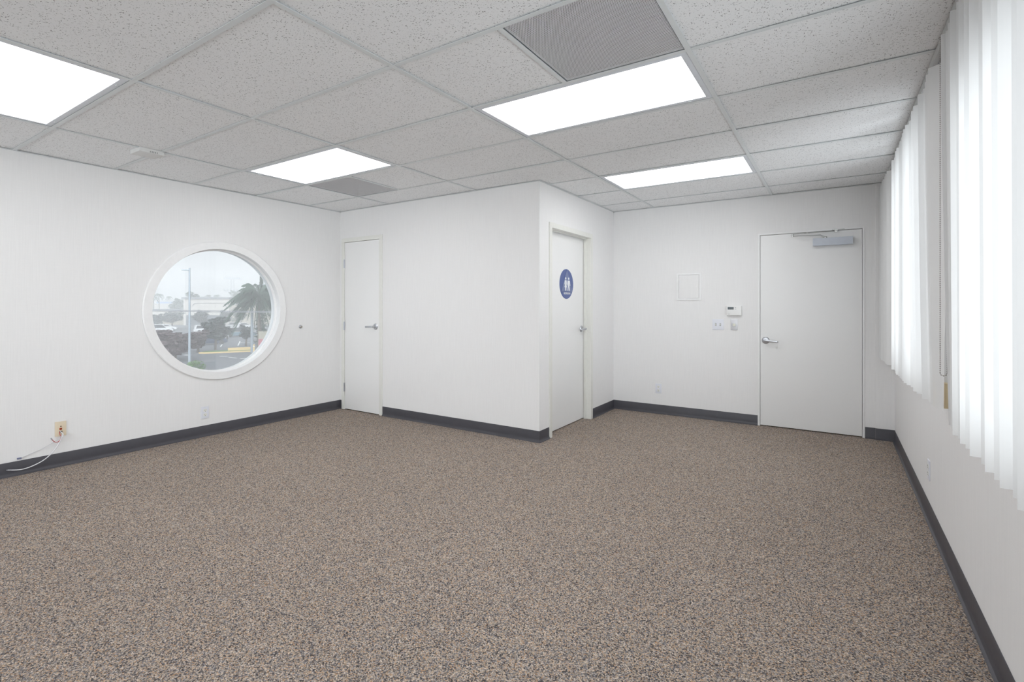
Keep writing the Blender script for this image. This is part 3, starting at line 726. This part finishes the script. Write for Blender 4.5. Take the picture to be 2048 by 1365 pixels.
# ------------------------------------------------------------------ windows behind the blinds
for n_, (y0, y1, z0, z1) in zip((3, 2), WIN):
    r = empty('window_%d' % n_, (XR, (y0 + y1) / 2, z0)); structure(r, 'aluminium framed window behind the %s blind' % ('middle' if n_ == 2 else 'near'), 'window')
    hw_, hh = (y1 - y0) / 2, z1 - z0
    f = MB()
    for (a, b_, c_, d) in ((-hw_, hw_, 0, .05), (-hw_, hw_, hh - .05, hh), (-hw_, -hw_ + .05, .05, hh - .05), (hw_ - .05, hw_, .05, hh - .05)): f.box(0.07, 0.12, a, b_, c_, d)
    nm = 1 if n_ == 2 else 3
    for k in range(1, nm + 1):
        y = -hw_ + 2 * hw_ * k / (nm + 1); f.box(0.07, 0.12, y - .025, y + .025, .05, hh - .05)
    f.build('window_frame', M['alframe'], r, smooth=False)
    MB().box(0.094, 0.099, -hw_ + .05, hw_ - .05, .05, hh - .05).build('window_pane', M['wpane'], r, smooth=False)
    MB().box(-0.002, 0.07, -hw_ - 0.0, hw_ + 0.0, -0.0, 0.012).build('window_sill', M['trimw'], r, smooth=False)

r = empty('window_4', (0.0, Y0, 0.12)); structure(r, 'wide unseen window added behind the viewer to brighten the room', 'window')  # added out of view; its daylight lifts the ceiling and far walls
f = MB()
for (a, b_, c_, d) in ((-2.0, 2.0, 0, .05), (-2.0, 2.0, 2.17, 2.22), (-2.0, -1.95, .05, 2.17), (1.95, 2.0, .05, 2.17), (-.69, -.64, .05, 2.17), (.64, .69, .05, 2.17)): f.box(a, b_, -0.11, -0.06, c_, d)
f.build('window_frame', M['alframe'], r, smooth=False)
MB().box(-1.95, 1.95, -0.089, -0.084, .05, 2.17).build('window_pane', M['wpane'], r, smooth=False)

# ------------------------------------------------------------------ vertical blinds
XV, ZT, ZB, VW = 2.168, 2.342, 0.775, 0.089
def vane(parent, y, ang, xb=0.0, yb=0.0, twist=0.0, xo=0.0, zb=ZB):
    """curved strip. ang: 0 = lying across the room direction (perpendicular to the wall)"""
    b = MB(); nx, nz = 6, 10; rows = []
    for iz in range(nz + 1):
        t = iz / nz; z = ZT + (zb - ZT) * t; row = []
        a = ang + twist * t
        for ix in range(nx + 1):
            u = (ix / nx - 0.5); cx = u * VW; cy = 0.0045 * (1 - (2 * u) ** 2)
            x = cx * math.cos(a) - cy * math.sin(a) + XV + xo + xb * t ** 1.5
            yy = cx * math.sin(a) + cy * math.cos(a) + y + yb * t
            row.append(b.bm.verts.new((x, yy, z)))
        rows.append(row)
    for r0, r1 in zip(rows, rows[1:]):
        for k in range(nx): b.bm.faces.new([r0[k], r0[k + 1], r1[k + 1], r1[k]])
    b.bm.transform(Matrix.Translation(-parent.location))
    o = b.build('vane', M['vane'], parent)
    return o
def blind(y0, y1, label, name='vertical_blind'):
    r = empty(name, (XV, (y0 + y1) / 2, H)); tag(r, label, 'blind', 'vertical blinds on the right wall')
    h = (y1 - y0) / 2
    hr = MB().box(-0.025, 0.025, -h, h, -0.040, -0.0015, 0.002).build('headrail', M['rail'], r)
    MB().box(-0.006, 0.006, -h + .01, h - .01, -0.046, -0.040).build('rail_channel', M['btn'], hr)
    return r
def chain(parent, x, y, x2, y2, z0, z1):
    b = MB(); pts = []
    r_ = math.hypot(x2 - x, y2 - y) / 2; mx_, my_ = (x + x2) / 2, (y + y2) / 2
    dx, dy = (x2 - x) / (2 * r_), (y2 - y) / (2 * r_)
    st = 0.0085; z = z0
    while z > z1 + r_: pts.append((x, y, z)); z -= st
    nn = max(4, int(PI * r_ / st))
    for k in range(nn + 1):
        a = PI * k / nn; pts.append((mx_ - dx * r_ * math.cos(a), my_ - dy * r_ * math.cos(a), z1 + r_ - r_ * math.sin(a)))
    z = z1 + r_
    while z < z0: z += st; pts.append((x2, y2, z))
    for p in pts: b.ball(Vector(p) - parent.location, 0.0024, 1)
    for a_, c_ in zip(pts, pts[1:]): b.tube([Vector(a_) - parent.location, Vector(c_) - parent.location], 0.0006, 4, False)
    b.build('bead_chain', M['chain'], parent)
random.seed(3)
bf = blind(3.80, 4.68, 'far vertical blind bunched beside the entrance door wall')
ys = [4.655, 4.60, 4.54, 4.48, 4.41, 4.32, 4.24, 4.13, 4.03, 3.93]
for k, y in enumerate(ys): vane(bf, y, R(-22 + random.uniform(-10, 8)) if y < 4.5 else R(-12), xo=-0.010 - 0.0012 * k if y > 4.2 else -0.012, xb=random.uniform(-.006, .004))
chain(bf, 2.148, 3.855, 2.170, 3.858, H - 0.04, 0.955)
bm_ = blind(1.70, 3.76, 'middle vertical blind, brightly backlit by the window')
ys = []; y = 3.58
while y > 1.99: ys.append(y); y -= 0.0865
for k, y in enumerate(ys):
    t = max(0, (2.9 - y) / 1.1)
    vane(bm_, y, R(-30 - 22 * t + random.uniform(-16, 14)), xb=0.026 * t + random.uniform(-.004, .004), xo=-0.006 + 0.002 * random.random(), yb=random.uniform(-.012, .012))
vane(bm_, 1.93, R(-46), xb=0.014, xo=-0.010, yb=0.03, twist=R(-28))
vane(bm_, 1.85, R(-44), xb=0.012, xo=-0.010, yb=0.055, twist=R(-36))
chain(bm_, 2.130, 1.600, 2.152, 1.600, H - 0.04, 0.965)
hb = MB().box(-0.025, 0.025, -1.03 - 0.135, -1.03, -0.040, -0.0015, 0.002).build('rail_end', M['rail'], bm_)
bn = blind(-2.44, 1.560, 'near vertical blind closest to the viewer with wide white vanes')
ys = [1.535, 1.487, 1.425, 1.340, 1.268, 1.200, 1.122, 1.022, 0.940, 0.870, 0.785, 0.704, 0.612, 0.525, 0.44]
while ys[-1] > -2.35: ys.append(ys[-1] - 0.0865)
AN = [-8, -44, -36, -14, -34, -10, -30, -16, -36, -8, -24, -12, -38, -26, -8]
for k, y in enumerate(ys):
    vane(bn, y, R(AN[k] if k < len(AN) else random.uniform(-32, -12)), xb=(.026, .014, .012)[k] if k < 3 else .005 + random.uniform(-.003, .003), xo=0 if k < 3 else random.uniform(-.005, .005), yb=random.uniform(-.01, .01))
r = MB().box(2.193, XR, 1.955, 2.010, 0.775, 0.892, 0.002).build('wooden_block', M['wood']); tag(r, 'pale wooden block on the wall behind the gap in the blinds', 'wooden block')

r = MB().prism([(1.260, 1.910), (1.272, 1.907), (1.275, 1.913), (1.264, 1.917)], 0.0004, 0.0018, 'z').build('paper_scrap', M['knob'])
tag(r, 'tiny cream scrap lying on the open carpet in the foreground', 'scrap')

# ------------------------------------------------------------------ outside
structure(MB().box(-420, -6, -120, 260, GZ - 0.5, GZ).build('ground', M['asphalt'], smooth=False), 'grey asphalt car park outside the round window', 'ground')

def outside(name, p, rz, label, cat, group=None):
    r = empty(name, (p[0], p[1], GZ), rz); return tag(r, label, cat, group)
VIEW = math.atan2(math.cos(YAW + R(32)), -math.sin(YAW + R(32)))     # general direction from the window outwards
CROSS = VIEW - PI / 2                                                # to the right across the view

def leaf_cloud(b, blobs, n, size, rnd):
    tot = sum(s[3] * s[4] * s[5] for s in blobs)
    for (cx, cy, cz, rx, ry, rz) in blobs:
        for _ in range(int(n * rx * ry * rz / tot)):
            while True:
                v = Vector((rnd.uniform(-1, 1), rnd.uniform(-1, 1), rnd.uniform(-1, 1)))
                if 0.35 < v.length < 1: break
            p = Vector((cx + v.x * rx, cy + v.y * ry, cz + v.z * rz))
            q = Matrix.Rotation(rnd.uniform(0, 6.3), 3, 'Z') @ Matrix.Rotation(rnd.uniform(-1.2, 1.2), 3, 'X')
            s = size * rnd.uniform(0.6, 1.3)
            b.quad(*[p + q @ Vector(c) * s for c in ((-1, -.5, 0), (1, -.5, .2), (1, .5, 0), (-1, .5, -.2))])
def tree(p, h, rad, m, label, n=1500, size=0.22, trunk=0.35, seed=1, group=None, name='tree', squash=1.0):
    rnd = random.Random(seed); r = outside(name, p, 0, label, 'tree', group)
    tr = MB(); tr.tube([(0, 0, 0), (0.05, 0.02, h * trunk), (0.1, 0, h * 0.7)], [0.16, 0.12, 0.05], 8)
    for k in range(5):
        a = rnd.uniform(0, 6.3); tr.tube([(0.04, 0, h * trunk * 0.9), (rad * .6 * math.cos(a), rad * .6 * math.sin(a), h * rnd.uniform(.6, .85))], [0.08, 0.03], 6)
    tr.build('trunk', M['bark'], r)
    z0 = h * trunk * 0.8; blobs = [(0, 0, z0 + (h - z0) * .45, rad * .6, rad * .6, (h - z0) * .42)]
    for k in range(16):
        a = 2 * PI * k / 16 + rnd.uniform(-.4, .4); q_ = rnd.uniform(.3, .8); u = rnd.uniform(.12, .86)
        blobs.append((rad * q_ * math.cos(a), rad * q_ * math.sin(a), z0 + (h - z0) * u, rad * .32, rad * .32, (h - z0) * rnd.uniform(.1, .17)))
    f = MB(); leaf_cloud(f, blobs, n, size, rnd); f.build('foliage', m, r, smooth=False); return r

def gpoint(px, py=None, depth=None):
    """point on the ground seen at a pixel"""
    if depth is None: depth = (CAM.z - GZ) * F_PX / (py - CY)
    q = at(px, CY, depth); return (q.x, q.y)

# lamp posts
p = gpoint(379, depth=46)
r = outside('lamp_post', p, CROSS, 'tall straight car park lamp post with a flat arm on its left', 'lamp post')
MB().tube([(0, 0, 0), (0, 0, 9.35)], [0.115, 0.065], 14).build('pole', M['galv'], r)
MB().box(-0.62, 0, -.12, .12, 9.10, 9.20, 0.02).build('lamp_arm', M['galv'], r)
MB().lathe([(0.2, 0), (0.2, 0.35), (0.15, 0.4)], 12, 'z').build('base', M['conc'], r)
p = gpoint(504, depth=62)
r = outside('lamp_post', p, CROSS, 'thick street lamp post with a curved arm beside the palm', 'lamp post')
MB().tube([(0, 0, 0), (0, 0, 7.2)], [0.18, 0.14], 14).build('pole', M['galv'], r)
MB().tube(smooth_path([(0, 0, 7.1), (0.3, 0, 7.9), (0.9, 0, 8.4), (1.7, 0, 8.65)]), 0.045, 14).build('lamp_arm', M['galv'], r)
MB().ball((1.85, 0, 8.6), 0.28, 2, (1, .6, .45)).build('lamp_head', M['galv'], r)
# overhead cables
for (ya, yb, lab) in ((620.5, 624, 'upper overhead cable crossing the round window view'), (623, 625.8, 'lower overhead cable crossing the round window view')):
    a, c_ = at(250, ya - 1, 40), at(640, yb + 1, 40)
    o = MB().tube([a + (c_ - a) * (k / 10) for k in range(11)], 0.028, 6).build('overhead_cable', M['fascia']); tag(o, lab, 'overhead cable')
# buildings
def building(name, px0, px1, depth, ztop, h0, thick, m, label, extra=None, fascia=True, depth1=None):
    a, c_ = gpoint(px0, depth=depth), gpoint(px1, depth=depth1 or depth)
    L_ = math.hypot(c_[0] - a[0], c_[1] - a[1]); rz = math.atan2(c_[1] - a[1], c_[0] - a[0])
    r = outside(name, a, rz, label, 'building')
    hh = ztop - GZ
    MB().box(0, L_, 0, thick, h0, hh).build('wall', m, r, smooth=False)
    if fascia: MB().box(-0.4, L_ + 0.4, -0.4, thick, hh, hh + 0.55).build('fascia', M['fascia'], r, smooth=False)
    if extra: extra(r, L_, hh)
    return r
def shopfront(r, L_, hh):
    MB().box(1, L_ - 1, -0.3, -0.02, 0, 3.0).build('shop_glazing', M['shadeglass'], r, smooth=False)
    q = MB(); y = -0.15
    q.tube([(L_ * .2, y, hh - 2.2), (L_ * .24, y, hh - 1.4), (L_ * .3, y, hh - 1.2), (L_ * .85, y, hh - 1.2), (L_ * .92, y, hh - 1.6), (L_ * .95, y, hh - 2.6)], 0.06, 6)
    q.build('wall_moulding', M['fascia'], r)
building('store_building', 367, 458, 150, 3.3, 0, 30, M['stucco'], 'large pale flat roofed store building with a raised front, centre of the view', shopfront)
building('store_building', 296, 367, 152, -0.3, 0, 20, M['stucco2'], 'low store wing left of the raised store front', lambda r, L_, hh: MB().box(0, L_, -2.2, 0, hh - 1.6, hh - .3).build('canopy', M['stucco'], r, smooth=False))
building('store_building', 460, 570, 151, 1.6, 0, 20, M['stucco2'], 'low store wing right of the raised store front')
building('warehouse', 290, 362, 210, 2.2, 0, 25, M['stucco'], 'distant pale warehouse behind the left store wing', None, False)
building('warehouse', 313, 342, 260, 3.4, 0, 25, M['bluer'], 'distant building with a pale blue roof on the left', None, False)
# floodlight tower
p = gpoint(465, depth=290); r = outside('floodlight_tower', p, CROSS, 'faint lattice floodlight tower far beyond the store', 'tower')
q = MB()
for x in (-1.0, 1.0): q.tube([(x, 0, 0), (x * .7, 0, 21.5)], 0.16, 6)
for k in range(8): q.tube([(-1, 0, 2.6 * k), (1, 0, 2.6 * (k + 1))], 0.09, 5)
q.build('mast', M['galv'], r)
for z, n_ in ((21.5, 4), (14.5, 3)):
    q = MB(); q.tube([(-4, 0, z), (4, 0, z)], 0.15, 6)
    for k in range(n_ * 2): q.box(-4 + k * 8 / (n_ * 2 - 1) - .4, -4 + k * 8 / (n_ * 2 - 1) + .4, -.3, .3, z - .2, z + .9)
    q.build('lamp_bar', M['galv'], r)
# near and middle trees
T_ = [(314, 690, 60, 3.25, 2.0, 'leafr', 'bushy dusky crape myrtle at the left edge of the car park', 2600),
      (350, 716, 52, 3.2, 1.9, 'leafr', 'dusky crape myrtle just left of the straight lamp post', 2600),
      (334, 716, 54, 3.0, 1.6, 'leafr', 'dusky crape myrtle between its two neighbours left of the lamp post', 1800),
      (396, 694, 62, 2.9, 1.3, 'leafr', 'dusky crape myrtle just right of the straight lamp post', 1800),
      (344, 664, 126, 4.9, 3.0, 'leafd', 'dark bushy tree in front of the low left store wing', 1500),
      (309, 668, 122, 4.1, 2.2, 'leafd', 'dark bushy tree at the far left behind the parked cars', 1500),
      (431, 700, 66, 4.5, 1.75, 'leafd', 'dark rounded tree on the yellow curbed island', 3200),
      (401, 664, 124, 4.9, 2.1, 'leafd', 'dark tree in front of the store glazing, left of the island tree', 1300),
      (449, 660, 126, 4.8, 1.9, 'leafd', 'dark tree in front of the store glazing, right of the island tree', 1300),
      (480, 652, 142, 5.2, 2.3, 'leafp', 'grey green tree under the palm fronds above the white car', 1500),
      (492, 686, 72, 3.2, 0.8, 'leafd', 'small tree beside the teal utility car', 700)]
for k, (px, py, dp, h, rad, lf, lab, n_) in enumerate(T_):
    tree(gpoint(px, depth=dp), h, rad, M[lf], lab, n_, 0.20, 0.25 if lf == 'leafr' else 0.35, seed=20 + k)
# far trees above roofs
for k, (px, dp, h, rad, lab) in enumerate([(390, 185, 11.3, 3.6, 'distant broad tree rising behind the store roof right of the lamp post'),
                                          (403, 200, 10.0, 3.0, 'distant smaller tree behind the store roof centre'),
                                          (480, 210, 13.6, 4.6, 'distant pale tree between floodlight tower and palm'),
                                          (356, 200, 9.0, 3.0, 'distant pale tree behind the left store wing')]):
    tree(gpoint(px, depth=dp), h, rad, M['leafp'], lab, 1500, 0.38, 0.4, seed=60 + k)
# palms
def palm(p, h, fl, nf, label, seed, leaflets=26, thick=0.3, droop=1.0):
    rnd = random.Random(seed); r = outside('palm_tree', p, 0, label, 'palm tree')
    MB().tube([(0, 0, 0), (0.1, 0, h * .5), (0, 0, h)], [thick, thick * .8, thick * .7], 10).build('trunk', M['bark'], r)
    f = MB()
    for k in range(nf):
        a = 2 * PI * k / nf * 1.618 * 3; el = rnd.uniform(-0.7, 1.25); d = Vector((math.cos(a), math.sin(a), 0)); sd = Vector((-d.y, d.x, 0))
        pts = []
        for i in range(9):
            t = i / 8; pts.append(Vector((0, 0, h)) + d * fl * t * math.cos(el) + Vector((0, 0, fl * (t * math.sin(el) - droop * 0.75 * t * t))))
        f.tube(pts, [0.05] * 8 + [0.01], 4, False)
        for i in range(leaflets):
            t = 0.2 + 0.8 * i / leaflets; j = min(7, int(t * 8)); c0 = pts[j].lerp(pts[j + 1], t * 8 - j)
            ll = fl * .30 * (1.15 - t)
            for s in (1, -1):
                tip = c0 + sd * s * ll * .75 + d * ll * .5 + Vector((0, 0, -ll * rnd.uniform(.3, .9)))
                w_ = d * fl * .014
                f.quad(c0 - w_, c0 + w_, tip + w_ * .3, tip - w_ * .3)
    f.build('fronds', M['leafp'], r, smooth=False); return r
palm(gpoint(517, depth=60), 7.1, 3.9, 64, 'large shaggy palm tree at the right of the window view', 5, 34, .24, .8)
palm(gpoint(318, depth=200), 10.3, 1.9, 30, 'small distant palm on the left, second from the window edge', 6, 10, .2)
palm(gpoint(307, depth=190), 9.6, 2.0, 30, 'small distant palm nearest the left window edge', 7, 10, .2)
palm(gpoint(338, depth=245), 10.0, 1.9, 30, 'small distant palm third from the left window edge', 8, 10, .2)
palm(gpoint(417, depth=230), 10.4, 1.8, 26, 'tiny distant palm peeking over the store roof centre left', 9, 10, .2)
palm(gpoint(434, depth=230), 10.6, 1.8, 26, 'tiny distant palm peeking over the store roof centre right', 10, 10, .2)
# cypress
p = gpoint(523, depth=70); r = outside('cypress_tree', p, 0, 'tall pointed cypress behind the large palm', 'tree')
MB().tube([(0, 0, 0), (0, 0, 8)], 0.12, 6).build('trunk', M['bark'], r)
f = MB(); rnd = random.Random(4)
[leaf_cloud(f, [(0, 0, 1.0 + k * 0.86, 0.95 * (1 - k / 11.5) + .05, 0.95 * (1 - k / 11.5) + .05, 0.9)], 190, 0.13, rnd) for k in range(11)]; f.build('foliage', M['leafp'], r, smooth=False)
# shrub
p = gpoint(392, depth=44.5); r = outside('green_shrub', p, 0, 'fresh green shrub at the foot of the straight lamp post', 'shrub')
f = MB(); leaf_cloud(f, [(0, 0, .45, .75, .75, .55)], 500, 0.07, random.Random(9)); f.build('foliage', M['leafg'], r, smooth=False)

# cars
def car(p, rz, m, label, L_=4.6, Hc=1.5, suv=False, roof=None):
    r = outside('car', p, rz, label, 'car')
    w = 0.9; h = L_ / 2
    body = MB().prism([(-h, .35), (-h + .05, .75), (-h + .35, .92), (h - 1.1, .95), (h - .25, .85), (h, .65), (h, .35), (h - .3, .25), (-h + .3, .25)], -w, w, 'y', 0.06)
    body.build('body', m, r)
    cab = [(-h + .15, .9), (-h + .35, Hc), (h - 2.0, Hc), (h - 1.1, .9)] if suv else [(-h + .5, .9), (-h + 1.15, Hc), (h - 1.9, Hc), (h - 1.05, .9)]
    MB().prism(cab, -w + .14, w - .14, 'y', 0.05).build('roof', roof or m, r)
    cx = sum(q[0] for q in cab) / 4
    gl = [((q[0] - cx) * .90 + cx, .98 if q[1] < 1 else Hc - .10) for q in cab]
    MB().prism(gl, -w + .125, w - .125, 'y').build('side_windows', M['glassd'], r)
    for x in (-h + .85, h - .9):
        for y in (-w + .02, w - .02):
            MB().lathe([(0.0001, -.1), (.33, -.1), (.33, .1), (.0001, .1)], 20, 'y', (x, y, .33)).build('wheel', M['tyre'], r)
    return r
car(gpoint(480, depth=94), CROSS + 0.05, M['ct'], 'teal utility car with a white roof, right side of the car park', 5.0, 1.85, True, M['cw'])
car(gpoint(463, depth=97), CROSS + 0.9, M['cm'], 'maroon car parked beside the teal utility car', 4.2, 1.55)
car(gpoint(470, depth=130), CROSS + 0.0, M['cw'], 'white hatchback in the back row above the teal utility car', 4.4, 1.6)
car(gpoint(488, depth=128), CROSS + 0.3, M['cw'], 'white car in the back row, at the right beside the lamp post', 4.4, 1.5)
car(gpoint(420, depth=75), CROSS + 0.35, M['cb'], 'dark navy car behind the island tree', 4.3, 1.4)
car(gpoint(412, depth=82), CROSS + 0.5, M['cw'], 'white car between the lamp post and the navy car', 4.4, 1.5)
car(gpoint(411, depth=108), CROSS + 0.2, M['cw'], 'white car farther back, left of the island tree', 4.4, 1.7, True)
car(gpoint(320, depth=110), CROSS + 0.1, M['cw'], 'white utility car at the left, front of the pair', 4.8, 1.8, True)
car(gpoint(333, depth=118), CROSS - 0.2, M['cw'], 'white car at the left, behind the white utility car', 4.5, 1.5)
car(gpoint(437, depth=84), CROSS + 1.2, M['cs'], 'silver car right of the navy car behind the island tree', 4.3, 1.4)
# parking lines
def stripe(pxa, pya, pxb, pyb, wd, label):
    a, c_ = gpoint(pxa, pya), gpoint(pxb, pyb); a, c_ = Vector((*a, GZ)), Vector((*c_, GZ)); d = (c_ - a); n = Vector((-d.y, d.x, 0)).normalized() * wd / 2
    b = MB(); b.prism([(q.x, q.y) for q in (a - n, c_ - n, c_ + n, a + n)], GZ + .0005, GZ + 0.012, 'z'); o = b.build('parking_line', M['paint'], smooth=False)
    tag(o, label, 'parking line')
stripe(441, 694, 447, 685, .16, 'short white parking line nearest the navy car')
stripe(476, 692, 480, 683, .16, 'short white parking line in the middle of the lot')
stripe(480, 686, 500, 686, .22, 'long white parking line beside the lamp post base')
stripe(369, 710.5, 380, 710.8, .5, 'white road marking at the foot of the left trees')
stripe(440, 713, 455, 713, .3, 'white road marking in front of the yellow island, left one')
stripe(458, 715, 473, 717, .2, 'white road marking in front of the yellow island, middle one')
stripe(480, 718, 494, 717, .3, 'white road marking in front of the yellow island, right one')
# island
r = outside('curb_island', gpoint(452, depth=62.5), CROSS, 'planted traffic island with a yellow painted curb', 'traffic island')
pts = [(-2.9 * 1.0, -.2), (-2.4, -.75), (0, -.95), (2.9, -.8), (3.1, -.2), (2.9, 1.3), (0.0, 1.6), (-2.2, 1.0)]
MB().prism(pts, 0, 0.16, 'z', 0.02).build('curb', M['yellow'], r)
MB().prism([(x * .9, y * .78 + .12) for x, y in pts], 0.15, 0.20, 'z').build('planting', M['leafg'], r)
MB().box(0.2, 3.0, -.15, .15, .2, .55, .03).build('low_wall', M['yellow'], r)
structure(MB().prism([(q[0], q[1]) for q in (gpoint(395, 734), gpoint(560, 733), gpoint(600, 750), gpoint(380, 750))], GZ, GZ + 0.1, 'z').build('pavement', M['asphalt'], smooth=False), 'pale pavement edge along the bottom of the window view', 'pavement')
# cabinets
r = outside('vending_cabinet', gpoint(528, depth=58), CROSS, 'red and beige cabinet at the right edge of the window view', 'cabinet')
MB().box(-.6, .6, -.4, .4, 0, 2.9, .04).build('housing', M['beige'], r); MB().box(-.62, .3, -.44, -.4, .6, 2.0, .02).build('red_panel', M['red'], r)
r = outside('bollard', gpoint(508, depth=60), 0, 'yellow bollard at the foot of the street lamp post', 'bollard')
MB().lathe([(0.11, 0), (0.11, 1.1), (0.07, 1.2), (0.0001, 1.22)], 16, 'z').build('post', M['yellow'], r)
MB().lathe([(0.115, .9), (0.115, 1.0)], 16, 'z').build('band', M['paint'], r)

# fog over the car park
fm = bpy.data.materials.new('fog'); fm.use_nodes = True; nt = fm.node_tree
nt.nodes.remove(nt.nodes['Principled BSDF']); vs = nt.nodes.new('ShaderNodeVolumeScatter'); vs.inputs['Density'].default_value = 0.0036
vs.inputs['Color'].default_value = (1, 1, 1, 1)
nt.links.new(vs.outputs[0], nt.nodes['Material Output'].inputs['Volume'])
o = MB().box(-400, -8, -110, 250, GZ + .02, 26).build('fog', fm, smooth=False); tag(o, 'pale fog hanging over the car park and distant roofs', 'fog', kind='stuff')

# ------------------------------------------------------------------ sky: bright overcast, brightest towards the hidden sun beyond the right hand windows
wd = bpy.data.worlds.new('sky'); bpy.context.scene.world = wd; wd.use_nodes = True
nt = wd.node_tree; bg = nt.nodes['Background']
tc = nt.nodes.new('ShaderNodeTexCoord')
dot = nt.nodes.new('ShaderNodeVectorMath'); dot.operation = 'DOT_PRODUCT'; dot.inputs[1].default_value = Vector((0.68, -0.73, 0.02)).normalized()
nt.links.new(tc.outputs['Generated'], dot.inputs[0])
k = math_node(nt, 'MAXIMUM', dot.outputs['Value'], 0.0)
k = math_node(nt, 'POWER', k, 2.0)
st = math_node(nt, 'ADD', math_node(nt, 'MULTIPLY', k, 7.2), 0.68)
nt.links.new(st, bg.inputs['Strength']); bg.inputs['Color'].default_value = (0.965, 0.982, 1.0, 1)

# ------------------------------------------------------------------ camera and render look
cd = bpy.data.cameras.new('camera'); co = bpy.data.objects.new('camera', cd); C.objects.link(co)
co.location = CAM; co.rotation_euler = (PI / 2, 0, YAW)
cd.sensor_width = 36; cd.lens = F_PX / 2048 * 36; cd.shift_y = -(682.5 - CY) / 2048
cd.clip_start = 0.02; cd.clip_end = 1000
S = bpy.context.scene; S.camera = co
S.view_settings.view_transform = 'Standard'; S.view_settings.look = 'None'; S.view_settings.gamma = 1
S.view_settings.use_curve_mapping = False
S.view_settings.exposure = 0.20
S.cycles.use_denoising = True
S.cycles.max_bounces = 8; S.cycles.diffuse_bounces = 6; S.cycles.transparent_max_bounces = 16; S.cycles.volume_bounces = 1
S.cycles.sample_clamp_indirect = 6
